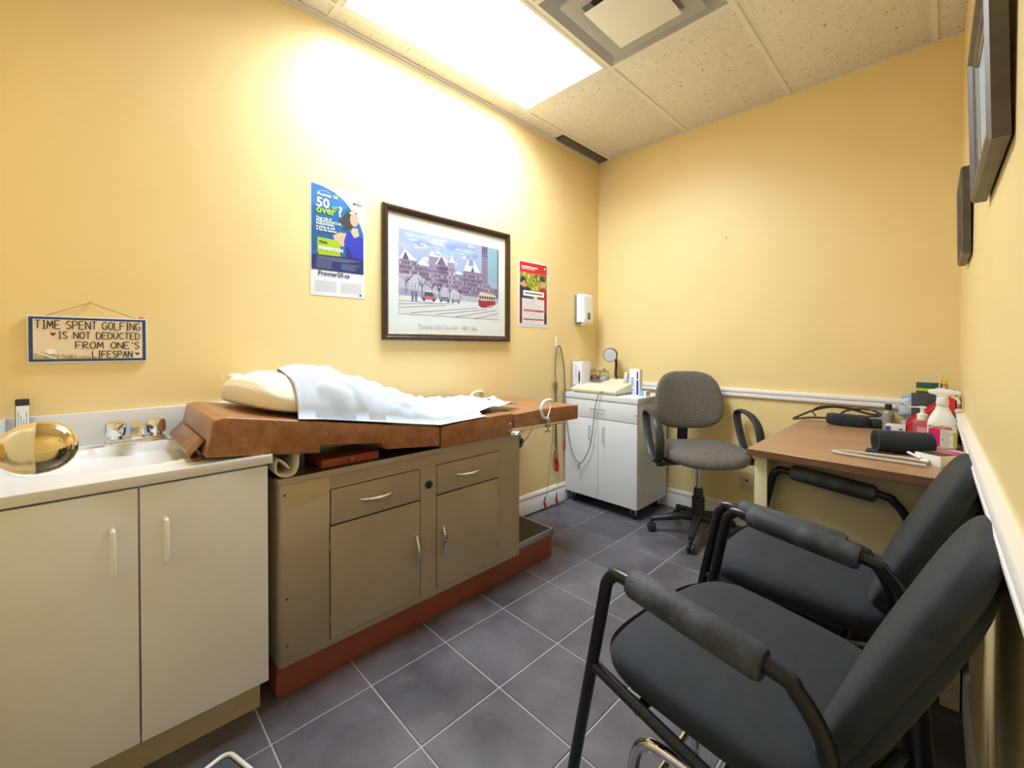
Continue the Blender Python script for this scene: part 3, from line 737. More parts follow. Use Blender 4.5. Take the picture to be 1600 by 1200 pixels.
# trees
for tx, th in ((.06, .36), (.2, .28), (.29, .28), (.36, .22), (.46, .2), (.57, .2)):
    sh.append(((76, 66, 88), line(a0+tx*iw, b0+.14*ih, a0+tx*iw, b0+(.14+th*.5)*ih, .004)))
    for k in range(14):
        an = PI*(.12+.76*random.random()); l = th*.55*(.5+.5*random.random()); y_ = .14+th*(.35+.2*random.random())
        sh.append(((104, 92, 116), line(a0+tx*iw, b0+y_*ih, a0+(tx+l*.5*math.cos(an))*iw, b0+(y_+l*math.sin(an))*ih, .0014)))
# road, cars, people
sh.append(((240, 240, 244), rect(a0, b0-.05, a1, b0+.115*ih)))
for (x, c, s) in ((.26, (196, 120, 136), 1.), (.41, (132, 140, 168), .75), (.52, (150, 156, 180), .65)):
    sh.append((c, I((x-.07*s, .09), (x+.07*s, .09), (x+.072*s, .13), (x+.03*s, .15), (x-.07*s, .14))))
    sh.append(((84, 88, 116), I((x-.045*s, .14), (x+.05*s, .14), (x+.035*s, .18*s+.02), (x-.03*s, .18*s+.02))))
    sh.append(((232, 234, 240), I((x-.035*s, .178*s+.018), (x+.038*s, .178*s+.018), (x+.03*s, .195*s+.02), (x-.025*s, .195*s+.02))))
    for w_ in (-.045, .045): sh.append(((60, 60, 80), ell(a0+(x+w_*s)*iw, b0+.088*ih, .009*s, .009*s, 10)))
for x in (.115, .145): sh.append(((112, 122, 160), I((x-.008, .05), (x+.008, .05), (x+.012, .16), (x, .2), (x-.012, .16))))
sh.append(((60, 56, 70), line(a0+.135*iw, b0+.22*ih, a0+.14*iw, b0+.3*ih, .0015)))
# streetcar
sh += [((178, 48, 66), I((.765, .07), (.80, .045), (.96, .10), (.965, .17), (.80, .15), (.765, .17))), ((232, 222, 204), I((.765, .165), (.965, .165), (.965, .25), (.93, .27), (.80, .29), (.77, .26))),
       ((206, 130, 136), I((.80, .28), (.93, .262), (.9, .285), (.82, .3)))]
for k in range(7): sh.append(((64, 66, 92), I((.775+.027*k, .18), (.794+.027*k, .18), (.794+.027*k, .225), (.775+.027*k, .225))))
sh.append(((56, 30, 50), I((.79, .04), (.93, .06), (.93, .07), (.80, .055))))
for q in ((0, .0, .5, .065), (0, -.05, .42, .03), (.1, -.11, .75, .03), (.33, -.11, .86, .02), (.52, -.13, .98, .02), (.72, -.14, 1.0, -.03), (.0, .045, .3, .05)):
    sh.append(((110, 108, 122), line(a0+q[0]*iw, b0+q[1]*ih, a0+q[2]*iw, b0+q[3]*ih, .0026)))
sh = [(tuple(int(v*.86) for v in c), p) for c, p in sh]
print_layer('print', FP, sh, pf_, dd=.00003)
text('Toronto Old City Hall / 1889-1965', .036, FP, .40*W2+.055, .030, ink((150, 158, 152)), pf_, .0012+.0004, align='CENTER', sx=.80, bold=-.0006)

# red recruiting poster
p2 = thing('red_poster', 'small red and white poster with two uniformed people near corner', 'poster', (0, -.782, 1.277))
box('sheet', M_poster, p2, .0005, .0015, -.935, -.632, 1.277, 1.726)
F3 = Face((.0016, -.935, 1.277), (0, 1, 0), (0, 0, 1)); W3, H3 = .303, .449
def P3(*q): return [(a*W3, b*H3) for a, b in q]
sh = [((214, 34, 44), P3((.04, .82), (.95, .82), (.95, .975), (.04, .975))), ((150, 150, 52), P3((.04, .50), (.95, .50), (.95, .82), (.04, .82)))]
for k in range(60):
    x, y = .08+.84*random.random(), .56+.24*random.random(); r_ = .02+.03*random.random()
    sh.append((random.choice([(176, 172, 60), (110, 122, 40), (196, 186, 90), (90, 100, 40), (210, 200, 110)]), ell(x*W3, y*H3, r_*W3, r_*.7*H3, 7)))
sh += [((44, 46, 60), P3((.04, .40), (.34, .40), (.42, .54), (.36, .6), (.2, .6), (.04, .62))), ((50, 46, 66), P3((.06, .70), (.1, .76), (.2, .74), (.26, .68), (.22, .64), (.06, .66))),
       ((214, 150, 130), ell(.17*W3, .645*H3, .06*W3, .05*H3)), ((176, 30, 46), P3((.62, .2), (.95, .2), (.95, .56), (.86, .62), (.72, .6), (.62, .5))),
       ((216, 160, 140), ell(.79*W3, .67*H3, .055*W3, .055*H3)), ((60, 62, 80), P3((.70, .76), (.74, .80), (.84, .80), (.88, .76), (.88, .715), (.70, .715))),
       ((120, 40, 50), P3((.04, .05), (.12, .05), (.16, .3), (.12, .44), (.04, .44))), ((60, 40, 52), P3((.84, .05), (.95, .05), (.95, .3), (.88, .3))),
       ((176, 30, 46), P3((.84, .22), (.95, .22), (.95, .5), (.84, .5))), ((70, 70, 84), P3((.14, .42), (.5, .4), (.5, .46), (.14, .48))),
       ((246, 246, 248), rect(.15*W3, .47*H3, .85*W3, .55*H3)), ((232, 226, 232), rect(.12*W3, .03*H3, .86*W3, .43*H3)),
       ((186, 44, 58), rect(.16*W3, .235*H3, .84*W3, .262*H3)), ((186, 44, 58), rect(.16*W3, .105*H3, .84*W3, .128*H3)), ((246, 240, 240), ell(.88*W3, .92*H3, .008, .008, 8))]
for k in range(16): sh.append(((168, 160, 172), rect(.15*W3, (.045+.025*k)*H3, (.5+.32*random.random())*W3, (.05+.025*k)*H3)))
sh += [((246, 246, 248), rect(.10*W3, .895*H3, .62*W3, .915*H3)), ((240, 200, 206), rect(.10*W3, .868*H3, .52*W3, .882*H3)), ((90, 90, 96), rect(.2*W3, .5*H3, .8*W3, .52*H3))]
print_layer('poster_print', F3, sh, p2, dd=.00002)

# soap dispenser
ds = thing('soap_dispenser', 'white wall-mounted hand sanitizer dispenser near the room corner', 'dispenser', (0, -.24, 1.31))
part('back_plate', M_grey, ds, lambda b: bx(b, .0, .02, -.315, -.2, 1.32, 1.54, bev=.006))
part('housing', M_white, ds, lambda b: prism(b, [(.018, 1.325), (.018, 1.545), (.06, 1.545), (.085, 1.53), (.092, 1.36), (.088, 1.318), (.06, 1.33)], -.318, -.2, 'y', bev=.007, seg=3))
FD = Face((.0935, -.30, 1.33), (0, 1, 0), (0, 0, 1))
part('window', M_grey, ds, lambda b: bx(b, .0905, .0925, -.278, -.24, 1.35, 1.40, bev=.0008))
print_layer('badge', Face((.0895, -.295, 1.33), (0, 1, 0), (-.05, 0, 1)), [((70, 74, 100), rect(.03, .145, .075, .162)), ((120, 122, 134), rect(.035, .128, .07, .133)), ((120, 122, 134), rect(.035, .118, .07, .122))], ds, d0=.003)
part('push_lever', M_white, ds, lambda b: bx(b, .045, .082, -.3, -.218, 1.306, 1.332, bev=.004))

# adhesive hook and lead cables
hk = thing('wall_hook', 'white adhesive hook on left wall holding grey lead cables', 'hook', (0, -.537, 1.145))
part('hook_body', M_white, hk, lambda b: (bx(b, 0, .004, -.545, -.529, 1.14, 1.21, bev=.0015), tube(b, [(.003, -.537, 1.155), (.012, -.537, 1.145), (.02, -.537, 1.15), (.022, -.537, 1.16)], .003, 8, sm=3)))
lc = thing('lead_cables', 'grey medical lead cables with red clips hanging from white hook', 'cable', (.015, -.54, .0))
def st1(b): tube(b, [(.018, -.537, 1.152), (.014, -.553, 1.12), (.014, -.565, 1.0), (.014, -.558, .88)], .0045, 8, sm=6)
def st2(b): tube(b, [(.018, -.537, 1.152), (.02, -.51, 1.13), (.018, -.47, 1.0), (.016, -.455, .85), (.016, -.452, .55), (.016, -.452, .44)], .005, 8, sm=6)
part('cable', M_cable, lc, st1); part('cable', M_cable, lc, st2)
part('connector', M_cable, lc, lambda b: (bx(b, .006, .022, -.572, -.545, .84, .885, bev=.003), bx(b, .008, .02, -.568, -.55, .80, .842, bev=.002)))
for k, (dy, ze) in enumerate(((-.012, .36), (-.004, .30), (.004, .33), (.012, .29))):
    part('lead_wire', M_cable_d if k % 2 else M_cable, lc, lambda b: tube(b, [(.014, -.558+dy*.4, .80), (.014, -.555+dy*.5, .6), (.014, -.55+dy, ze+.06)], .0022, 6, sm=5))
def clip(y, z, rot=0, x=.016):
    def f(b):
        t = bmesh.new()
        prism(t, [(-.006, .03), (.006, .03), (.009, .0), (.009, -.024), (.003, -.026), (0, -.008), (-.003, -.026), (-.009, -.024), (-.009, 0)], -.004, .004, 'x', bev=.001, seg=1)
        add(b, t, Matrix.Translation((x, y, z)) @ Matrix.Rotation(rot, 4, 'X'))
    part('clip', M_redp, lc, f)
    part('clip_boot', M_cable_d, lc, lambda b: tube(b, [(x, y, z+.028), (x, y, z+.055)], [.005, .003], 8))
clip(-.566, .33, .1); clip(-.552, .27, -.05); clip(-.538, .305, 0); clip(-.562, .262, .15, .02); clip(-.452, .40, 0); clip(-.543, .258, -.1, .026)
def lw(b, p): tube(b, p, .0014, 6, sm=6)
part('lead_wire', M_cable_d, lc, lambda b: lw(b, [(.016, -.58, .78), (.02, -.6, .5), (.03, -.65, .25), (.05, -.70, .075)]))
part('lead_wire', M_cable_w, lc, lambda b: lw(b, [(.016, -.55, .27), (.03, -.56, .16), (.055, -.59, .08)]))
clip(-.715, .04, .35, .05); clip(-.60, .045, .2, .06)
# black power cord along the baseboard and plug
pc = thing('power_cord', 'black power cord lying along left baseboard behind exam table', 'cord', (.03, -.9, 0))
part('cord', M_cable_d, pc, lambda b: tube(b, [(.035, -1.5, .006), (.035, -1.1, .005), (.04, -.85, .006), (.045, -.65, .006), (.05, -.5, .01), (.03, -.42, .05), (.02, -.40, .15), (.02, -.39, .6)], .004, 8, sm=8))
wo = thing('wall_plug', 'black plug with grey cord in wall outlet behind exam table', 'plug', (.0, -.93, .5))
part('outlet_plate', M_white, wo, lambda b: bx(b, 0, .005, -1.06, -.98, .45, .57, bev=.002))
part('plug', M_black, wo, lambda b: (bx(b, .004, .035, -.945, -.915, .505, .53, bev=.004), bx(b, .004, .03, -.94, -.918, .475, .503, bev=.004), bx(b, 0, .006, -.95, -.91, .46, .545, bev=.002)))
part('cord', M_cable_d, wo, lambda b: tube(b, [(.03, -1.07, .45), (.035, -.99, .465), (.03, -.9, .51), (.025, -.82, .58), (.02, -.73, .69), (.02, -.66, .72)], .003, 8, sm=6))

# ------------------------------------------------------------ rolling cart
cr = thing('rolling_cart', 'white two-door laminate cart on casters in the back corner', 'cabinet', (.31, -.24, 0))
M_cart = mat('cart_white', (232, 234, 238), .4, col2=(228, 230, 235), vscale=4)
CX0, CX1, CY0, CY1 = .015, .604, -.43, -.03
box('carcass', M_cart, cr, CX0, CX1, CY0, CY1, .076, .768, bev=.001)
box('top', M_cart, cr, CX0-.003, CX1+.005, CY0-.022, CY1, .770, .806, bev=.001)
dw = box('drawer', M_cart, cr, CX0+.001, CX1-.001, CY0-.018, CY0-.001, .641, .766, bev=.001)
part('drawer_handle', M_steel, dw, lambda b: tube(b, [(.25, -.448, .708), (.25, -.468, .708), (.352, -.468, .708), (.352, -.448, .708)], .003, 6))
for x0, x1, hx in ((CX0+.001, .3035, .243), (.3065, CX1-.001, .357)):
    d = box('cart_door', M_cart, cr, x0, x1, CY0-.018, CY0-.001, .078, .637, bev=.001)
    part('door_handle', M_steel, d, lambda b: tube(b, [(hx, -.448, .585), (hx, -.47, .585), (hx, -.47, .485), (hx, -.448, .485)], .003, 6))
part('corner_chip', mat('chipboard', (206, 164, 96), .8), cr, lambda b: (prism(b, [(.575, .690), (.606, .694), (.606, .70), (.59, .699)], -.4495, -.4485, 'y'), prism(b, [(-.449, .69), (-.38, .70), (-.41, .695)], .604, .6045, 'x')))
for x, y in ((.07, -.40), (.555, -.40), (.555, -.08), (.07, -.08)):
    c = part('caster', M_black, cr, lambda b: lathe(b, [(0, -.012), (.02, -.012), (.026, -.008), (.026, .008), (.02, .012), (0, .012)], (x, y, .026), M=Matrix.Rotation(PI/2, 4, 'Y'), n=16))
    part('caster_fork', M_chrome, c, lambda b: (bx(b, x-.017, x-.013, y-.012, y+.014, .02, .06), bx(b, x+.013, x+.017, y-.012, y+.014, .02, .06), bx(b, x-.018, x+.018, y-.014, y+.016, .06, .076)))
# baby scale / keyboard-like unit
sc = thing('cream_console', 'flat cream medical console with small display on the white cart', 'medical device', (.27, -.3, .806))
def scf(b):
    prism(b, [(-.44, .822), (-.44, .838), (-.425, .846), (-.12, .902), (-.105, .896), (-.105, .822)], .06, .44, 'x', bev=.004)
part('housing', M_cream, sc, scf)
part('plinth', mat('cream_shade', (206, 202, 176), .5), sc, lambda b: bx(b, .075, .425, -.425, -.115, .8065, .823, bev=.002))
Fsl = Face((.06, -.425, .8475), (1, 0, 0), (0, .305, .056))
print_layer('display', Fsl, [((150, 150, 140), rect(.02, .15, .15, .27)), ((110, 112, 104), rect(.03, .165, .12, .255))], sc)
part('key_strip', M_white, sc, lambda b: bx(b, .30, .40, -.2, -.17, .885, .895, bev=.001))
part('coiled_lead', M_grey, sc, lambda b: tube(b, [(.34, -.44, .83), (.335, -.462, .828), (.32, -.475, .80), (.30, -.478, .72), (.285, -.478, .6), (.26, -.478, .45), (.20, -.478, .33), (.165, -.478, .315), (.12, -.478, .35), (.075, -.478, .47), (.05, -.478, .62), (.035, -.47, .72), (.02, -.46, .77), (.01, -.44, .82), (.04, -.42, .82), (.062, -.4, .822)], .0035, 8, sm=6))
part('lead_end', M_grey, sc, lambda b: tube(b, [(.172, -.482, .312), (.165, -.484, .27)], .005, 8))
# glove box
gb = thing('glove_box', 'upright white and pink glove box on cart beside the wall', 'box', (.06, -.25, .806))
box('carton', mat('carton_white', (232, 230, 238), .5), gb, .012, .10, -.36, -.25, .8065, 1.03, bev=.001)
Fg = Face((.012, -.3605, .8065), (1, 0, 0), (0, 0, 1))
print_layer('carton_print', Fg, [((196, 150, 160), rect(.001, .001, .087, .05)), ((120, 116, 140), rect(.004, .06, .008, .21)), ((120, 116, 140), rect(.034, .1, .038, .2)), ((70, 60, 64), ell(.066, .11, .008, .05, 16)), ((226, 226, 234), ell(.03, .02, .02, .012)), ((170, 90, 110), rect(.05, .01, .08, .03))], gb)
# glass jars
def jar(x, fillc, lab, cc):
    j = thing('glass_jar', lab, 'jar', (x, -.16, .806))
    part('glass', mat('jar_glass', (240, 244, 246), .05, trans=1), j, lambda b: lathe(b, [(0, 0), (.040, 0), (.042, .006), (.042, .12), (.034, .136), (.034, .142), (.031, .142), (.031, .134), (.038, .118), (.038, .006), (0, .004)], (x, -.16, .8065)))
    part('contents', ink(fillc), j, lambda b: superell(b, (x, -.16, .868), (.036, .036, .054), .5, .9, 16, 10))
    part('lid', M_steel, j, lambda b: lathe(b, [(.0, .152), (.006, .166), (.01, .17), (.006, .158), (.036, .152), (.040, .148), (.040, .143), (0, .143)], (x, -.16, .8065)))
jar(.075, (208, 120, 90), 'glass jar of orange-brown items with steel lid behind console', 0)
jar(.165, (240, 240, 240), 'glass jar of white cotton with steel lid beside the lamp', 0)
part('contents_swirl', ink((214, 70, 60)), bpy.data.objects['glass_jar'], lambda b: tube(b, [(.055, -.196, .85), (.075, -.199, .87), (.095, -.194, .855), (.085, -.198, .84)], .004, 6, sm=4))
# gooseneck lamp
gl = thing('gooseneck_lamp', 'black gooseneck exam lamp with silver-lined shade on the cart', 'lamp', (.25, -.12, .806))
part('lamp_base', M_black, gl, lambda b: lathe(b, [(0, 0), (.06, 0), (.06, .012), (.02, .022), (.012, .03), (0, .03)], (.25, -.12, .8065)))
part('gooseneck', M_black, gl, lambda b: tube(b, [(.25, -.12, .83), (.252, -.122, .88), (.243, -.122, .94), (.246, -.122, 1.0), (.238, -.112, 1.05), (.236, -.102, 1.085)], .0095, 10, sm=6))
dirv = Vector((.22, -.95, -.1)).normalized(); Ml = dirv.to_track_quat('Z', 'Y').to_matrix().to_4x4()
LC = Vector((.222, -.15, 1.083)); Ml = Ml @ Matrix.Scale(1.12, 4)
M_refl = mat('lamp_lining', (210, 214, 222), .35, metal=.4)
part('shade', M_black, gl, lambda b: lathe(b, [(.048, .03), (.047, .01), (.038, -.02), (.022, -.036), (.02, -.06), (0, -.064)], LC, M=Ml, n=32))
part('reflector', M_refl, gl, lambda b: lathe(b, [(.044, .0302), (.0435, .01), (.036, -.018), (.014, -.03), (0, -.03)], LC, M=Ml, n=32))
part('bulb', M_white, gl, lambda b: superell(b, LC+dirv*-.003, (.016, .016, .02), 1, 1, 16, 10, M=Ml))
part('lamp_switch', M_steel, gl, lambda b: lathe(b, [(0, -.08), (.014, -.08), (.017, -.07), (.017, -.055), (0, -.055)], LC, M=Ml, n=20))
# leaning boxes + blue tape
lb = thing('dressing_carton', 'white carton with deep blue stripe standing on cart right side', 'box', (.44, -.2, .806))
box('carton', mat('carton_white', (232, 230, 238), .5), lb, .42, .50, -.23, -.19, .8065, .985, bev=.001)
Fl = Face((.42, -.2305, .8065), (1, 0, 0), (0, 0, 1))
print_layer('carton_print', Fl, [((34, 48, 160), rect(.056, .0, .07, .1)), ((34, 48, 160), rect(.058, .11, .068, .16)), ((170, 180, 214), rect(.012, .06, .035, .12)), ((150, 160, 200), rect(.012, .03, .04, .035))], lb)
lb2 = thing('thin_carton', 'thin white packet with blue end leaning beside taller carton', 'box', (.40, -.22, .806))
part('carton', mat('carton_white', (232, 230, 238), .5), lb2, lambda b: prism(b, [(.365, .8065), (.385, .8065), (.41, .955), (.392, .958)], -.245, -.205, 'y', bev=.001))
print_layer('carton_print', Face((.366, -.2455, .81), (1, 0, .0), (.15, 0, 1)), [((40, 40, 140), [(.002, .002), (.012, .002), (.012, .13)])], lb2)
tp = bmesh.new(); lathe(tp, [(.012, 0), (.026, 0), (.026, .035), (.012, .035), (.012, 0)], (.55, -.27, .8065), n=24)
tag(obj('tape_roll', tp, mat('blue_tape', (120, 190, 214), .3)), 'small light blue tape roll on the right edge of cart', 'tape')
bxw = bmesh.new(); bx(bxw, .575, .59, -.31, -.25, .8065, .845, bev=.001)
tag(obj('small_box', bxw, M_white), 'tiny white box beside the blue tape roll on cart', 'box')

# wall outlet on the back wall, screw
ol = thing('wall_outlet', 'beige outlet plate on the back wall between chair and desk', 'outlet', (1.125, 0, .295))
M_ol = mat('outlet_beige', (214, 196, 158), .45)
part('plate', M_ol, ol, lambda b: bx(b, 1.088, 1.16, -.007, 0, .238, .352, bev=.002))
part('socket', M_black, ol, lambda b: lathe(b, [(0, .004), (.007, .003), (.008, 0)], (1.122, -.007, .298), M=Matrix.Rotation(PI/2, 4, 'X'), n=16))
for z in (.338, .258): part('screw', M_steel, ol, lambda b: lathe(b, [(0, .0015), (.003, 0)], (1.122, -.007, z), M=Matrix.Rotation(PI/2, 4, 'X'), n=10))
sn = bmesh.new(); tube(sn, [(.985, 0, 1.858), (.985, -.012, 1.858)], .003, 8); tube(sn, [(.985, 0, 1.845), (.985, -.008, 1.845)], .002, 8)
tag(obj('wall_screw', sn, M_brass), 'tiny brass screw left in the bare back wall', 'screw')

# ------------------------------------------------------------ office chair
oc = thing('office_chair', 'grey-brown fabric swivel chair with black loop arms in corner', 'chair', (.955, -.345, 0), math.radians(-45))
def ocb(name, m, fn, parent=oc, **k): return part(name, m, parent, fn, world=False, **k)
def seatf(c):
    x, y, z = c
    return (x, y, z+(-.02*max(0, (x-.12)/.12)**2)-.012*(y/.24)**2*0+(.012 if z > 0 else 0)*(abs(y)/.24)**2)
ocb('seat', M_greyf, lambda b: superell(b, (.02, 0, .512), (.25, .245, .04), .55, .72, 48, 14, fn=seatf), sharp=80)
ocb('seat_pan', M_black, lambda b: superell(b, (.0, 0, .487), (.21, .21, .02), .4, .7, 32, 8), sharp=60)
Mb = Matrix.Rotation(math.radians(-8), 4, 'Y')
def backf(c):
    x, y, z = c; s_ = 1+.16*(-z/.19)*0
    wd = 1.0-.16*max(0, z/.19)+.02*max(0, -z/.19)
    return (x+.05*(y/.21)**2, y*wd, z)
ocb('backrest', M_greyf, lambda b: superell(b, (-.205, 0, .80), (.035, .215, .185), .6, .62, 48, 20, M=Mb, fn=backf), sharp=80)
ocb('back_shell', M_black, lambda b: superell(b, (-.232, 0, .80), (.02, .195, .165), .6, .6, 32, 12, M=Mb, fn=backf), sharp=80)
ocb('back_bar', M_black, lambda b: (tube(b, [(-.04, 0, .47), (-.2, 0, .47), (-.25, 0, .51), (-.25, 0, .60), (-.235, 0, .74)], .008, 8, sm=5, axis=(0, 1, 0), r2=.035)))
ocb('mechanism', M_black, lambda b: bx(b, -.09, .07, -.05, .05, .445, .47, bev=.006))
ocb('lever', M_black, lambda b: (tube(b, [(0, -.05, .455), (0, -.17, .45), (.0, -.22, .43)], .005, 8, sm=3), superell(b, (0, -.23, .425), (.012, .028, .007), .8, .8, 12, 8)))
ocb('gas_column', M_steel, lambda b: tube(b, [(0, 0, .25), (0, 0, .45)], .0145, 16))
ocb('column_cover', M_black, lambda b: lathe(b, [(.022, .29), (.026, .28), (.028, .24), (.036, .235), (.037, .14), (.033, .09), (0, .09)], n=20))
for s in (-1, 1):
    def arm(b):
        P = [(.06, 0, .47), (.0, 0, .505), (-.055, 0, .58), (-.095, 0, .66), (-.11, 0, .715), (-.085, 0, .745), (-.02, 0, .748), (.06, 0, .73), (.125, 0, .68), (.155, 0, .60), (.155, 0, .545), (.125, 0, .495), (.06, 0, .47)]
        P = smooth_path([(p[0], s*(.285), p[2]) for p in P], 4)[:-1]
        tube(b, P, .011, 10, closed=True, axis=(0, 1, 0), r2=.024)
        bx(b, .0, .12, min(s*.16, s*.29), max(s*.16, s*.29), .458, .474, bev=.004)
    ocb('armrest', M_black, arm)
for k in range(5):
    a = math.radians(212+72*k+45)
    d = Vector((math.cos(a), math.sin(a), 0)); nn = Vector((-d.y, d.x, 0))
    def legf(b):
        P = [d*.02+Vector((0, 0, .115)), d*.09+Vector((0, 0, .112)), d*.19+Vector((0, 0, .092)), d*.265+Vector((0, 0, .078))]
        tube(b, P, [.026, .022, .018, .015], 10, sm=4)
    l = ocb('base_leg', M_black, legf)
    cst = d*.268
    def castf(b):
        for q in (-1, 1):
            Mc = Matrix((Vector((0, 0, 1)), d, nn)).transposed().to_4x4()
            lathe(b, [(0, -.009), (.02, -.009), (.027, -.004), (.027, .004), (.02, .009), (0, .009)], cst+nn*.013*q+Vector((0, 0, .027)), M=Mc, n=16)
        tube(b, [cst+Vector((0, 0, .035)), cst+Vector((0, 0, .075))], .009, 8)
    part('caster', M_black, l, castf, world=False)

# ------------------------------------------------------------ desk
dk = thing('desk', 'brown laminate desk with beige metal panels in right corner', 'desk', (1.73, -.53, 0))
def dtop(b):
    prism(b, [(1.432, -1.062), (2.052, -1.075), (xr(0)-.004, -.024), (1.424, -.024)], .704, .73, 'z', bev=.0015, seg=1)
part('top', M_wood_desk, dk, dtop)
part('top_edge', M_wood_edge, dk, lambda b: prism(b, [(1.4315, -1.0645), (2.052, -1.0775), (2.052, -1.0745), (1.4325, -1.0612)], .703, .7285, 'z'))
box('side_panel', M_beige_leg, dk, 1.452, 1.498, -1.035, -.03, 0, .704, bev=.003)
box('side_panel', M_beige_leg, dk, 1.99, 2.035, -1.035, -.03, 0, .704, bev=.003)
box('modesty_panel', M_beige, dk, 1.498, 1.99, -.955, -.94, .12, .704, bev=.001)

ZD = .7302
# --- items on the desk
def cuff(x, y, L, r, rz, name='sleeve', parent=None, fl=1.0, m=M_blackf):
    def f(b):
        Mr = Matrix.Translation((x, y, ZD+r*fl)) @ Matrix.Rotation(rz, 4, 'Z') @ Matrix.Rotation(PI/2, 4, 'Y') 
        t = bmesh.new(); prof = [(r*.8, -L/2), (r, -L/2), (r, L/2), (r*.8, L/2), (r*.76, L/2-.004), (r*.76, -L/2+.004), (r*.8, -L/2)]
        lathe(t, prof, n=28)
        for v in t.verts: v.co.x *= fl; 
        add(b, t, Mr)
    return part(name, m, parent, f, sharp=50)
c1 = thing('pressure_cuff', 'black blood pressure cuff roll lying on desk front with white tube', 'cuff', (1.88, -.70, ZD))
cuff(1.878, -.72, .17, .043, math.radians(24), parent=c1)
part('flap', M_blackf, c1, lambda b: bx(b, 1.775, 1.86, -.79, -.72, ZD, ZD+.006, bev=.002))
part('hose', M_cable_w, c1, lambda b: tube(b, [(1.955, -.88, ZD+.012), (1.90, -.845, ZD+.006), (1.80, -.855, ZD+.006), (1.72, -.872, ZD+.006), (1.69, -.90, ZD+.006), (1.72, -.918, ZD+.006), (1.80, -.925, ZD+.006), (1.88, -.925, ZD+.006), (1.95, -.935, ZD+.008)], .0064, 8, sm=7))
part('hose_connector', M_white, c1, lambda b: (tube(b, [(1.90, -.845, ZD+.03), (1.935, -.87, ZD+.02)], .0045, 8), tube(b, [(1.935, -.87, ZD+.012), (1.955, -.88, ZD+.012)], .006, 8)))
c2 = thing('cuff_pouch', 'black pouch with coiled dark tubing at back of the desk', 'pouch', (1.62, -.12, ZD))
def pouch(b):
    superell(b, (1.636, -.13, ZD+.03), (.092, .04, .03), .45, .5, 32, 14, M=Matrix.Rotation(.1, 4, 'Z'), fn=lambda c: (c.x, c.y, c.z+.006*noise.noise(c*30)))
    superell(b, (1.745, -.10, ZD+.022), (.038, .035, .022), .6, .7, 20, 10)
part('pouch_body', M_blackf, c2, pouch, sharp=80)
part('tubing', M_cable_d, c2, lambda b: (tube(b, [(1.55, -.13, ZD+.03), (1.47, -.15, ZD+.025), (1.40, -.15, ZD+.01), (1.42, -.12, ZD+.025), (1.48, -.09, ZD+.06), (1.56, -.07, ZD+.085), (1.64, -.06, ZD+.08), (1.72, -.06, ZD+.062), (1.77, -.07, ZD+.07)], .0056, 8, sm=6),
    tube(b, [(1.60, -.11, ZD+.05), (1.62, -.08, ZD+.07), (1.68, -.06, ZD+.085), (1.74, -.06, ZD+.08), (1.76, -.08, ZD+.06), (1.70, -.08, ZD+.05)], .005, 8, sm=6),
    tube(b, [(1.5, -.13, ZD+.03), (1.48, -.1, ZD+.06), (1.52, -.08, ZD+.085), (1.6, -.07, ZD+.09), (1.68, -.05, ZD+.078)], .004, 8, sm=6)))
part('thin_wire', M_steel, c2, lambda b: tube(b, [(1.70, -.07, ZD+.075), (1.77, -.05, ZD+.10), (1.81, -.06, ZD+.085), (1.79, -.08, ZD+.05), (1.73, -.09, ZD+.05)], .0018, 6, sm=6))
# small bottles behind
b1_ = thing('clear_tumbler', 'slim clear plastic container at the back of desk beside tubing', 'container', (1.765, -.06, ZD))
part('shell', M_clear, b1_, lambda b: lathe(b, [(0, 0), (.02, 0), (.022, .095), (.02, .095), (.018, .004), (0, .004)], (1.762, -.05, ZD)))
b2_ = thing('grey_bottle', 'smoky grey bottle with black cap behind the purple carton', 'bottle', (1.80, -.1, ZD))
part('bottle_body', mat('smoky', (150, 146, 134), .25, coat=.3), b2_, lambda b: lathe(b, [(0, 0), (.022, 0), (.024, .01), (.024, .075), (.02, .09), (.0145, .096), (.0145, .1), (0, .1)], (1.795, -.12, ZD)))
part('cap', M_black, b2_, lambda b: lathe(b, [(.014, .1), (.014, .126), (.012, .128), (0, .128)], (1.795, -.12, ZD)))
b3_ = thing('cotton_bag', 'clear bag of cotton balls with blue gloves on cream carton', 'bag', (1.88, -.08, ZD+.055))
def bag(b): superell(b, (1.872, -.09, ZD+.112), (.046, .035, .05), .7, .7, 24, 14, fn=lambda c: c+Vector((1, 1, 1))*(.014*noise.noise(c*45)))
part('bag_body', mat('cotton', (208, 214, 222), .6, col2=(180, 188, 204), vscale=50), b3_, bag, sharp=80)
part('blue_wad', mat('blue_wad', (150, 176, 226), .6), b3_, lambda b: superell(b, (1.872, -.08, ZD+.165), (.03, .02, .014), .8, .8, 16, 10, fn=lambda c: c+Vector((1, 1, 1))*(.006*noise.noise(c*80))), sharp=80)
b4_ = bmesh.new(); bx(b4_, 1.845, 1.925, -.13, -.045, ZD, ZD+.053, bev=.001)
tag(obj('cream_carton', b4_, mat('carton_cream', (216, 208, 180), .6)), 'low cream carton at the back of desk under cotton bag', 'box')
